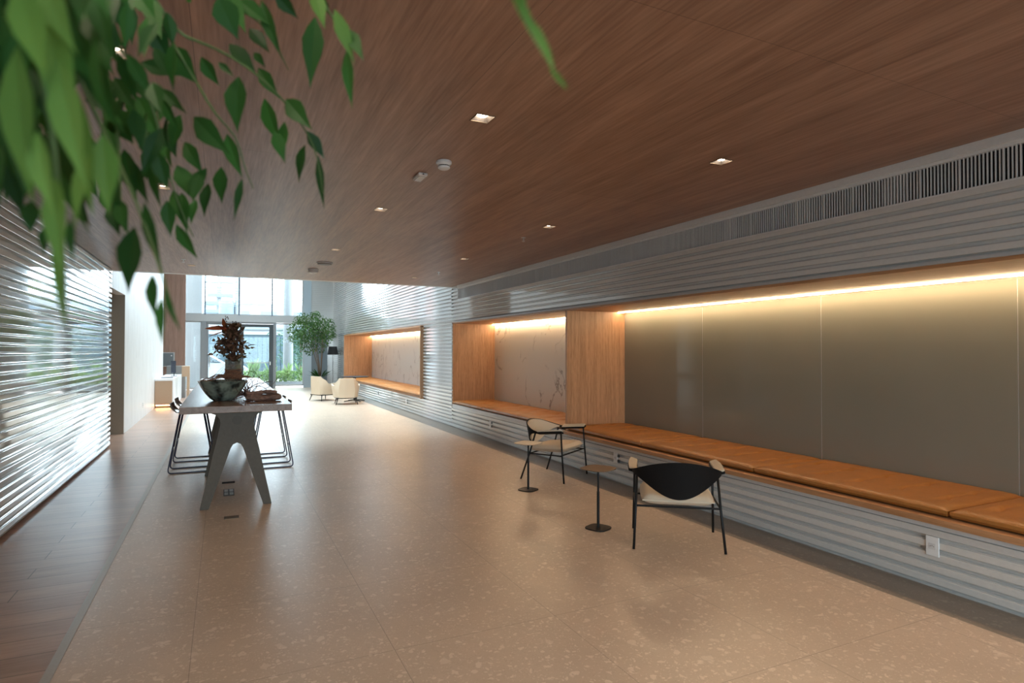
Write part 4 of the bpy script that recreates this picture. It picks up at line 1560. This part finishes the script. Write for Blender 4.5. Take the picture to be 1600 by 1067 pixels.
e = empty('monitor', (-1.36, 21.3, 0.80), 0, 'dark flat monitor seen edge on upon the reception desk', 'monitor')
MB().box((-0.09, -0.07, 0), (0.09, 0.07, 0.012)).build('base', MT['black'], e)
MB().box((-0.012, -0.01, 0.01), (0.012, 0.01, 0.14)).build('stand', MT['black'], e)
MB().prism([(-0.085, -0.02), (0.045, -0.09), (0.055, -0.075), (-0.075, -0.005)], 'Z', 0.10, 0.47).build('screen', MT['screen'], e, bevel=0.003)
tag(MB().box((-1.60, 19.9, 0.80), (-1.30, 20.04, 0.818)).build('keyboard', MT['blackback'], bevel=0.003), 'black keyboard lying on the reception desk', 'keyboard')
tag(MB().box((-1.69, 23.0, 0), (-1.14, 23.4, 1.07)).build('back_cabinet', MT['grey_fab'], bevel=0.004), 'low grey cabinet behind the reception desk', 'cabinet')
e = empty('framed_panel', (-1.72, 24.98, 1.0), 0, 'dark glass panel in pale frame on the wood wall behind the desk', 'framed panel')
MB().box((-0.6, -0.03, 0), (0.14, 0.0, 0.52)).build('frame', MT['grey_light'], e)
MB().box((-0.56, -0.04, 0.03), (0.10, -0.028, 0.49)).build('pane', MT['slate'], e)
MB().box((0.02, -0.05, 0.38), (0.06, -0.042, 0.42)).build('indicator', MT['white_plastic'], e)
# toe light of the desk
MB().box((0.03, 0.012, 0.060), (0.40, 0.024, 0.075)).build('toe_light', emis('toe_led', (1.0, 0.55, 0.2), 20), bpy.data.objects['reception_desk'])

# ------------------------------------------------------------------ street window wall
fr = MB()
fr.box((-1.42, YW - 0.06, 2.76), (3.42, YW + 0.12, 3.03))
structure(fr.build('trim_6', MT['grey_light'], bevel=0.003), 'pale horizontal beam between lower and upper street windows')


def window(n, x0, x1, z0, z1, mull, w=0.05, label=None, m='grey_light', side=0.05):
    o = structure(MB().box((x0, YW - 0.01, z0), (x0 + side, YW + 0.08, z1)).box((x1 - side, YW - 0.01, z0), (x1, YW + 0.08, z1)).box((x0, YW - 0.01, z1 - 0.04), (x1, YW + 0.08, z1)).box((x0, YW - 0.01, z0), (x1, YW + 0.08, z0 + 0.05)).build('window_%d' % n, MT[m]), label)
    if mull:
        mb = MB()
        for q in mull:
            mb.box((q - w / 2, YW - 0.02, z0), (q + w / 2, YW + 0.08, z1))
        mb.build('mullion', MT['steelblue'], o)
    MB().box((x0 + 0.01, YW + 0.03, z0 + 0.01), (x1 - 0.01, YW + 0.038, z1 - 0.01)).build('pane', MT['glass'], o)
    return o


window(1, -1.40, 3.10, 3.03, 6.55, [-0.67, 0.58, 1.85], label='tall upper street window with thin mullions')
window(2, -1.40, -0.80, 0.05, 2.76, [], label='lower street window left of the entrance', side=0.03)
window(4, 1.98, 3.12, 0.10, 2.74, [], label='lower street window right of the entrance', side=0.035)
# door group
structure(MB().box((-0.80, YW - 0.08, 0), (-0.62, YW + 0.1, 2.76)).box((1.90, YW - 0.08, 0), (2.0, YW + 0.1, 2.76)).box((-0.8, YW - 0.05, 2.70), (2.0, YW + 0.1, 2.77)).build('trim_7', MT['grey_mid'], bevel=0.003), 'grey frame around the entrance doors')
d = structure(MB().box((-0.62, YW - 0.03, 0), (-0.54, YW + 0.05, 2.70)).box((-0.54, YW - 0.03, 2.64), (0.62, YW + 0.05, 2.70)).box((-0.54, YW - 0.03, 0), (0.62, YW + 0.05, 0.06)).build('door_1', MT['grey_mid']), 'left glass entrance door')
MB().box((-0.54, YW, 0.06), (0.62, YW + 0.01, 2.64)).build('pane', MT['glass'], d)
MB().tube([(-0.50, YW - 0.07, 0.9), (-0.50, YW - 0.07, 1.5)], 0.015, 8).build('handle', MT['chrome'], d)
d = structure(MB().box((0.62, YW - 0.06, 0), (0.76, YW + 0.03, 2.68)).box((1.74, YW - 0.06, 0), (1.90, YW + 0.03, 2.68)).box((0.76, YW - 0.06, 2.56), (1.74, YW + 0.03, 2.68)).box((0.76, YW - 0.06, 0.0), (1.74, YW + 0.03, 0.07)).build('door_2', MT['grey_dark']), 'dark framed glass entrance door')
MB().box((0.76, YW - 0.02, 0.07), (1.74, YW - 0.01, 2.56)).build('pane', MT['glass'], d)
MB().box((0.78, YW - 0.08, 1.06), (1.72, YW - 0.065, 1.09)).build('push_bar', MT['grey_light'], d)
MB().box((1.76, YW - 0.075, 0.98), (1.80, YW - 0.06, 1.12)).build('handle', MT['chrome'], d)
# right jamb, ribbed return wall and grey service panel
structure(MB().box((3.10, YW - 0.05, 3.03), (3.42, YW + 0.15, ZV)).build('trim_8', MT['jamb']), 'blue grey jamb right of the upper street window')
structure(MB().box((3.12, YW - 0.05, 0), (3.46, YW + 0.15, 2.76)).build('trim_9', MT['jamb']), 'blue grey jamb right of the lower street window')
structure(MB().box((3.42, YW + 0.03, 0), (XR + 0.1, YW + 0.15, ZV)).build('wall_front', MT['white_slat']))
mb = MB()
n = int((ZV - 0) / PITCH_R)
for i in range(n):
    z = i * PITCH_R
    mb.box((3.44, YW, z + 0.03), (XR, YW + 0.04, z + PITCH_R))
structure(mb.build('wall_front', MT['white_slat'], bevel=0.004), 'ribbed white return wall beside the upper street window')
structure(MB().box((3.44, YW - 0.06, 0.0), (4.10, YW - 0.005, 2.35)).build('trim_10', MT['slate'], bevel=0.004), 'slate grey service panel behind the potted tree')
structure(MB().box((-1.42, YW, 6.55), (XR + 0.1, YW + 0.15, ZV)).build('wall_front', MT['wall_plaster']))

# ------------------------------------------------------------------ outside
structure(MB().box((-40, YW + 0.15, -0.14), (60, 110, -0.02)).build('ground_outside', MT['pave']), 'pale pavement and street outside')
structure(MB().box((-20, -30, -0.14), (20, YB - 0.15, -0.02)).build('ground_outside', MT['pave']))
structure(MB().box((-3.5, 28.6, -0.02), (-0.82, 28.9, 7.5)).build('wall_outside', plain('white_render', (0.42, 0.44, 0.45), 0.7)), 'white outer wall seen through the left window panes')
e = empty('planter_bed', (2.2, 29.6, 0), 0, 'low planter bed of bright green plants outside the glass doors', 'planter bed')
MB().box((-1.45, -0.3, -0.02), (2.4, 0.5, 0.16)).build('kerb', MT['facade'], e)
mb = MB()
rnd = random.Random(8)
for k in range(1700):
    c = Vector((rnd.uniform(-1.4, 2.3), rnd.uniform(-0.25, 0.4), rnd.uniform(0.15, 0.62)))
    d = Vector((rnd.uniform(-1, 1), rnd.uniform(-1, 0.5), rnd.uniform(-0.1, 1))).normalized()
    leaf_into(mb, c, c + d * rnd.uniform(0.1, 0.2), 0.05)
for (cx, h) in ((-0.95, 1.05), (-0.25, 0.95), (0.5, 0.8), (1.1, 0.85)):
    for k in range(22):
        a = rnd.uniform(0, 2 * pi)
        leaf_into(mb, (cx, 0.05, 0.4), (cx + 0.32 * cos(a), 0.05 + 0.25 * sin(a), h + rnd.uniform(-0.25, 0.25)), 0.09, Vector((0, -0.4, 1)), shape=1)
mb.build('plants', MT['leaf_out'], e)
e = empty('fence', (0, 36, 0), 0, 'tall blue grey board fence across the street', 'fence')
MB().box((-2.5, 0, 0), (4.4, 0.06, 2.45)).build('boards', MT['fence'], e)
mb = MB()
for k in range(30):
    mb.box((-2.5 + k * 0.235, -0.03, 0.05), (-2.5 + k * 0.235 + 0.20, 0.0, 2.4))
mb.build('battens', MT['fence'], e)
MB().box((-2.5, -0.06, 2.45), (4.4, 0.12, 2.62)).build('cap_rail', MT['facade'], e)
e = empty('garden_tree', (3.6, 33, 0), 0, 'dark leafed garden shrub outside the right window', 'tree')
MB().tube([(0, 0, 0), (0.05, 0, 1.2), (0, 0, 2.2)], [0.06, 0.05, 0.02], 8).build('trunk', MT['bark'], e)
mb = MB()
for k in range(1200):
    c = Vector((rnd.gauss(0, 0.55), rnd.gauss(0, 0.4), rnd.uniform(0.9, 2.6)))
    d = Vector((rnd.uniform(-1, 1), rnd.uniform(-1, 1), rnd.uniform(-1, 0.6))).normalized()
    leaf_into(mb, c, c + d * 0.28, 0.05)
mb.build('foliage', leafmat('dark_garden_leaf', (0.03, 0.07, 0.06), (0.08, 0.14, 0.12), 0.2), e)
# car
e = empty('car', (-1.05, 32.2, -0.02), 0, 'white parked car half seen through the left entrance door', 'car')
side = [(-2.2, 0.30), (-2.25, 0.75), (-2.1, 0.95), (-1.5, 1.02), (-1.0, 1.42), (-0.3, 1.50), (0.45, 1.45), (1.15, 1.02), (1.9, 0.90), (2.15, 0.75), (2.2, 0.45), (2.1, 0.28)]
MB().prism([(x, z) for x, z in side], 'Y', -0.85, 0.85).build('body', MT['carwhite'], e, bevel=0.05)
MB().prism([(-1.35, 1.02), (-0.92, 1.36), (-0.3, 1.43), (0.42, 1.38), (1.0, 1.02)], 'Y', -0.862, 0.862).build('side_windows', MT['carglass'], e)
for sx in (-1.35, 1.35):
    for sy in (-0.8, 0.8):
        w = MB().lathe([(0.31, -0.1), (0.33, -0.08), (0.33, 0.08), (0.31, 0.1)], (sx, sy, 0.33), 28, 'Y').build('wheel', MT['rubber'], e)
        MB().lathe([(0.20, -0.11), (0.20, 0.11)], (sx, sy, 0.33), 20, 'Y').build('rim', MT['chrome'], w)
# poles and wires
for i, (px_, Y_, r_, lb) in enumerate(((450.5, 31.0, 0.21, 'thick pale concrete utility pole outside the right window'), (371, 42, 0.17, 'pale utility pole beside the round transformer'), (342, 46, 0.16, 'farther pale utility pole carrying crossarms'))):
    q = atY(px_, 500, Y_)
    e = empty('utility_pole', (q.x, Y_, -0.02), 0, lb, 'utility pole', 'utility poles on the street')
    MB().lathe([(r_ * 1.15, 0), (r_, 5), (r_ * 0.85, 11)], seg=20).build('shaft', MT['concrete'], e, smooth='auto')
    if i:
        for z in (6.2, 7.4, 8.6):
            MB().box((-0.9, -0.05, z), (0.9, 0.05, z + 0.1)).build('crossarm', MT['steelblue'], e)
for x_, lb in ((-9.0, 'utility pole past the left end of the overhead cables'), (13.0, 'utility pole past the right end of the overhead cables')):
    e = empty('utility_pole', (x_, 39.6, -0.02), 0, lb, 'utility pole', 'utility poles on the street')
    MB().lathe([(0.2, 0), (0.17, 5), (0.14, 10)], seg=16).build('shaft', MT['concrete'], e, smooth='auto')
    for z in (3.6, 4.6, 5.6, 6.6, 7.6):
        MB().box((-0.06, -2.2, z), (0.06, 2.2, z + 0.12)).build('crossarm', MT['steelblue'], e)
e = empty('transformer', (atY(371, 483, 42).x - 0.62, 42, 3.6), 0, 'round grey transformer drum hanging beside the utility pole', 'transformer')
MB().lathe([(0.02, 0), (0.42, 0.1), (0.45, 0.25), (0.45, 1.0), (0.40, 1.1), (0.05, 1.2)], seg=24).build('drum', MT['steelblue'], e, smooth='auto')
e = empty('cable_rack', (atY(342, 480, 46).x, 46, 4.1), 0, 'grey stacked cable boxes on the far utility pole', 'cable box')
for k in range(3):
    MB().box((-0.9 + 0.1 * k, -0.38, 0.55 * k), (0.7 + 0.1 * k, -0.16, 0.55 * k + 0.28)).build('box', MT['steelblue'], e, bevel=0.05)
rnd = random.Random(21)
wl = ['highest', 'second highest', 'third highest', 'fourth highest', 'middle', 'fourth lowest', 'third lowest', 'second lowest', 'lowest']
for k, (ya, yb) in enumerate(((441, 438), (449, 452), (453, 457), (456, 462), (463, 470), (471, 466), (478, 469), (480, 473), (474, 476))):
    Y_ = 38 + 0.4 * k
    a, b = atY(318, ya, Y_), atY(480, yb, Y_)
    sl = (b.z - a.z) / (b.x - a.x)
    a, b = Vector((-9.0, Y_, a.z + sl * (-9.0 - a.x))), Vector((13.0, Y_, a.z + sl * (13.0 - a.x)))
    pts = [a.lerp(b, i / 16) + Vector((0, 0, -0.30 * sin(pi * i / 16) + 0.28)) for i in range(17)]
    tag(MB().tube(pts, 0.018, 5).build('overhead_cable', MT['steelblue']), '%s thin overhead cable crossing the upper street window' % wl[k], 'cable', 'overhead cables')
# buildings
e = empty('building', (6, 62, 0), 0, 'pale low building with small windows behind the cables', 'building')
MB().box((-12, 0, 0), (14, 10, 6.0)).build('wall', MT['facade'], e)
for k in range(9):
    MB().box((-10 + 2.4 * k, -0.06, 4.3), (-8.6 + 2.4 * k, 0.0, 5.3)).build('window', MT['steelblue'], e)
MB().box((-12.2, -0.4, 3.55), (14.2, 0, 3.75)).build('cornice', MT['steelblue'], e)
e = empty('building', (-14, 66, 0), 0, 'reddish tower block whose mirror image tints the ribbed right wall', 'building')
MB().box((-9, 0, 0), (4.5, 8, 22)).build('wall', MT['brickred'], e)
for k in range(6):
    MB().box((-8 + 2.0 * k, -0.05, 4), (-7.2 + 2.0 * k, 0, 21)).build('window_strip', MT['facade'], e)

# ------------------------------------------------------------------ foreground foliage: tree left of the camera
TREE = Vector((-1.02, 0.15, 0))
e = empty('weeping_tree', TREE, 0, 'indoor tree with drooping green leaves framing the top left of the view', 'tree')
MB().lathe([(0.17, 0), (0.18, 0.01), (0.23, 0.42), (0.25, 0.50), (0.23, 0.50), (0.215, 0.45), (0.001, 0.45)], seg=32).build('pot', MT['pot'], e, smooth='auto')
MB().tube([(0, 0, 0.4), (0.02, 0.03, 1.0), (-0.02, 0.02, 1.7), (0.05, 0.05, 2.3), (0.12, 0.10, 2.62)], [0.035, 0.030, 0.026, 0.020, 0.012], 10).build('trunk', MT['bark'], e, smooth=True)

# leaves of the picture, in a 2.052x enlargement of the top left corner: base x, y, tip x, y, width, depth
K = 2.052
LV = [
    (1010, 55, 994, 285, 62, 1.0, 0), (1072, 30, 1138, 208, 44, 0.85, 1), (1118, 95, 1168, 198, 40, 0.87, 0), (1112, 160, 1130, 352, 36, 0.9, 0), (1005, -30, 1042, 95, 46, 0.85, 1),
    (882, -20, 958, 62, 42, 0.9, 0), (1040, -10, 1056, 50, 26, 0.9, 0), (838, 0, 905, 190, 42, 0.95, 0), (765, 0, 868, 82, 50, 0.95, 0), (700, -10, 765, 130, 78, 0.9, 0), (735, -20, 790, 110, 50, 0.95, 0),
    (800, 90, 866, 172, 42, 1.0, 0), (735, 140, 826, 242, 48, 1.0, 0), (815, 168, 852, 218, 24, 1.0, 0), (828, 218, 897, 318, 42, 1.05, 0), (645, 182, 705, 278, 44, 1.0, 0), (765, 245, 762, 428, 74, 0.95, 0),
    (622, 375, 742, 500, 68, 0.95, 0), (728, 430, 778, 572, 50, 0.98, 0), (848, 315, 902, 470, 58, 1.0, 0), (880, 420, 915, 525, 40, 1.0, 0), (912, 390, 905, 512, 40, 1.02, 0), (918, 318, 1002, 418, 58, 1.0, 0), (985, 420, 1042, 512, 38, 1.0, 0),
    (978, 465, 958, 588, 40, 1.02, 0), (1020, 498, 1040, 672, 26, 1.02, 0), (710, 535, 712, 655, 52, 1.0, 0), (668, 588, 655, 698, 40, 1.0, 0), (592, 455, 652, 560, 46, 1.0, 0), (568, 530, 622, 645, 52, 1.0, 0), (662, 540, 600, 628, 46, 1.0, 0),
    (578, 368, 550, 484, 46, 1.0, 0), (535, 470, 442, 588, 56, 0.9, 0), (440, 308, 527, 468, 62, 0.9, 0), (365, 248, 442, 362, 52, 0.85, 0), (418, 190, 515, 372, 56, 0.9, 0), (452, 200, 580, 245, 46, 0.9, 0), (545, 150, 640, 275, 76, 0.95, 0),
    (478, 78, 548, 205, 60, 0.9, 0), (455, 432, 505, 505, 52, 0.95, 0), (514, 285, 602, 368, 34, 0.95, 0), (488, 518, 502, 612, 62, 0.9, 0), (365, 355, 430, 465, 82, 0.8, 0), (535, 643, 548, 762, 42, 0.9, 0), (582, 618, 602, 752, 46, 0.95, 0),
    (628, 640, 612, 722, 34, 0.95, 0), (565, 718, 636, 832, 42, 0.9, 0), (776, 572, 750, 708, 22, 1.0, 0), (432, 728, 412, 945, 88, 0.62, 0), (462, 648, 522, 872, 48, 0.62, 0), (488, 880, 500, 1025, 46, 0.6, 0), (520, 955, 522, 1110, 34, 0.58, 0), (528, 925, 582, 1068, 26, 0.58, 0),
    (398, 478, 442, 645, 62, 0.8, 0), (380, 640, 412, 752, 52, 0.75, 0), (350, 660, 385, 758, 40, 0.75, 0), (300, 125, 322, 282, 52, 0.75, 0), (290, 60, 400, 150, 100, 0.75, 0), (372, -10, 386, 92, 58, 0.8, 0), (340, 60, 380, 210, 70, 0.8, 0),
    (440, -20, 500, 60, 60, 0.85, 0), (475, -10, 520, 130, 55, 0.9, 0), (150, 728, 142, 820, 44, 0.55, 0), (100, 645, 98, 752, 50, 0.55, 0), (555, 610, 590, 715, 44, 0.95, 0), (600, -10, 612, 10, 20, 0.9, 0), (310, 290, 352, 372, 80, 0.7, 0), (345, 330, 400, 400, 70, 0.75, 0),
    (520, 590, 485, 540, 40, 0.95, 0), (640, 560, 618, 650, 44, 0.98, 0), (700, 200, 755, 250, 20, 0.95, 0),
    # blurred light green leaves close to the lens
    (55, 150, 110, 660, 140, 0.40, 1), (150, 30, 235, 480, 95, 0.42, 1), (190, 190, 285, 620, 105, 0.42, 1), (330, 430, 350, 690, 80, 0.46, 1), (195, 700, 208, 1062, 48, 0.42, 1), (180, 560, 205, 900, 80, 0.42, 1), (120, 420, 180, 700, 90, 0.40, 1),
    (250, 300, 300, 700, 75, 0.44, 1), (60, -60, 150, 260, 110, 0.38, 1), (130, -80, 250, 180, 90, 0.42, 1), (285, 480, 240, 740, 70, 0.44, 1), (225, 700, 235, 850, 30, 0.46, 0), (380, 500, 340, 640, 60, 0.5, 1),
]
leaves = {0: MB(), 1: MB()}
rnd = random.Random(17)
E0 = Vector(e.location)
for (x0, y0, x1, y1, w, d, kind) in LV:
    b = atd(x0 / K, y0 / K, d) - E0
    t_ = atd(x1 / K, y1 / K, d * rnd.uniform(0.97, 1.03)) - E0
    nrm = -fwd + rgt * rnd.uniform(-0.45, 0.45) + upv * rnd.uniform(-0.3, 0.3)
    leaf_into(leaves[kind], b, t_, w / K / F_PX * d * 1.1, nrm, fold=rnd.uniform(0.1, 0.35))
# dark leafy mass behind the blurred leaves
for k in range(150):
    x0 = rnd.uniform(-120, 330)
    y0 = rnd.uniform(-150, 560 - 0.9 * abs(x0 - 110))
    if x0 > 210 and y0 > 180:
        continue
    d = rnd.uniform(0.46, 0.75)
    b = atd(x0 / K, y0 / K, d) - E0
    L = rnd.uniform(0.05, 0.085)
    dr = (Vector((0, 0, -1)) + rgt * rnd.uniform(-0.2, 0.55) + fwd * rnd.uniform(-0.4, 0.4)).normalized()
    leaf_into(leaves[0], b, b + dr * L, rnd.uniform(0.020, 0.030), -fwd + rgt * rnd.uniform(-0.9, 0.9), fold=0.25)
for k in range(85):
    x0 = rnd.uniform(120, 560)
    y0 = rnd.uniform(-60, 640)
    if y0 > 640 - 0.75 * max(0, x0 - 330) - 0.3 * max(0, 330 - x0):
        continue
    d = rnd.uniform(0.72, 1.05)
    b = atd(x0 / K, y0 / K, d) - E0
    dr = (Vector((0, 0, -1)) + rgt * rnd.uniform(-0.3, 0.6) + fwd * rnd.uniform(-0.4, 0.4)).normalized()
    leaf_into(leaves[0], b, b + dr * rnd.uniform(0.045, 0.075), rnd.uniform(0.018, 0.028), -fwd + rgt * rnd.uniform(-0.9, 0.9), fold=0.3)
# crown above and behind the frame
for k in range(420):
    c = Vector((rnd.gauss(0.10, 0.30), rnd.gauss(0.05, 0.30), rnd.uniform(2.05, 2.78)))
    c.x = max(c.x, -0.52)
    wp = c + E0
    v = wp - CP
    zc = v.dot(fwd)
    if zc > 0.05:
        ppx, ppy = 800 + F_PX * v.dot(rgt) / zc, 533.5 - F_PX * v.dot(upv) / zc
        if ppx > -60 and ppy > -120:
            continue
    dr = Vector((rnd.uniform(-0.5, 0.5), rnd.uniform(-0.5, 0.5), -1)).normalized()
    leaf_into(leaves[0], c, c + dr * 0.08, 0.028, None, fold=0.25)
leaves[0].build('foliage', MT['leaf'], e)
leaves[1].build('young_foliage', MT['leaf_young'], e)['label'] = 'lighter green leaves close to the lens'
# one leaf spray at the top middle
sp = MB()
for (x0, y0, x1, y1, w, d) in ((793, -18, 836, 60, 16, 0.42), (806, 10, 866, 112, 19, 0.42), (800, -30, 820, 20, 14, 0.42)):
    leaf_into(sp, atd(x0, y0, d) - E0, atd(x1, y1, d) - E0, w / F_PX * d * 1.4, -fwd + rgt * 0.8, fold=0.4, shape=1)
leaf_into(sp, atd(858, 105, 0.42) - E0, atd(886, 140, 0.42) - E0, 0.004, -fwd, shape=1)
sp.build('leaf_spray', MT['leaf_young'], e)

STEMS = [
    [(250, -40, 0.8), (300, 60, 0.82), (420, 190, 0.85), (480, 300, 0.88), (520, 460, 0.9), (560, 640, 0.93), (620, 760, 0.93)],
    [(430, -60, 0.9), (520, 80, 0.92), (560, 150, 0.95), (640, 275, 0.95), (690, 380, 0.96), (765, 430, 0.98), (775, 520, 1.0), (812, 605, 1.0)],
    [(500, -40, 0.92), (545, 110, 0.95), (640, 130, 0.97), (740, 180, 1.0), (830, 240, 1.0), (915, 325, 1.0), (985, 420, 1.0), (1022, 500, 1.0), (1035, 620, 1.02)],
    [(690, -60, 0.95), (760, 30, 0.95), (830, 60, 0.97), (880, 130, 1.0), (925, 225, 1.02)],
    [(990, -60, 0.87), (1045, 20, 0.88), (1070, 60, 0.88), (1125, 160, 0.9)],
    [(120, -100, 0.6), (230, 200, 0.62), (330, 420, 0.65), (440, 640, 0.63), (520, 880, 0.6), (560, 1010, 0.58)],
    [(60, -120, 0.42), (130, 200, 0.42), (180, 480, 0.42), (205, 800, 0.42), (210, 1040, 0.42)],
    [(300, 60, 0.8), (350, 250, 0.78), (390, 470, 0.78), (380, 640, 0.76), (400, 740, 0.75)],
]
top = Vector((0.12, 0.10, 2.60))
for s_ in STEMS:
    pts = [atd(x / K, y / K, d) - E0 for x, y, d in s_]
    first = pts[0]
    mid = top.lerp(first, 0.55) + Vector((0, 0, 0.12))
    allp = [top, mid] + pts
    sm = []
    for i in range(len(allp) - 1):
        p_, q_ = allp[i], allp[i + 1]
        sm += [p_, p_.lerp(q_, 0.5)]
    sm.append(allp[-1])
    for _ in range(2):
        sm = [sm[0]] + [(sm[i - 1] + sm[i] * 2 + sm[i + 1]) / 4 for i in range(1, len(sm) - 1)] + [sm[-1]]
    n = len(sm)
    MB().tube(sm, [0.0028 * (1 - i / n) + 0.0007 for i in range(n)], 6).build('branch', MT['stem'], e, smooth=True)
pts = [top, top + Vector((0.5, 0.25, 0.05)), atd(760, -120, 0.44) - E0, atd(798, -12, 0.42) - E0]
MB().tube(pts, [0.004, 0.003, 0.002, 0.0012], 6).build('branch', MT['stem'], e, smooth=True)
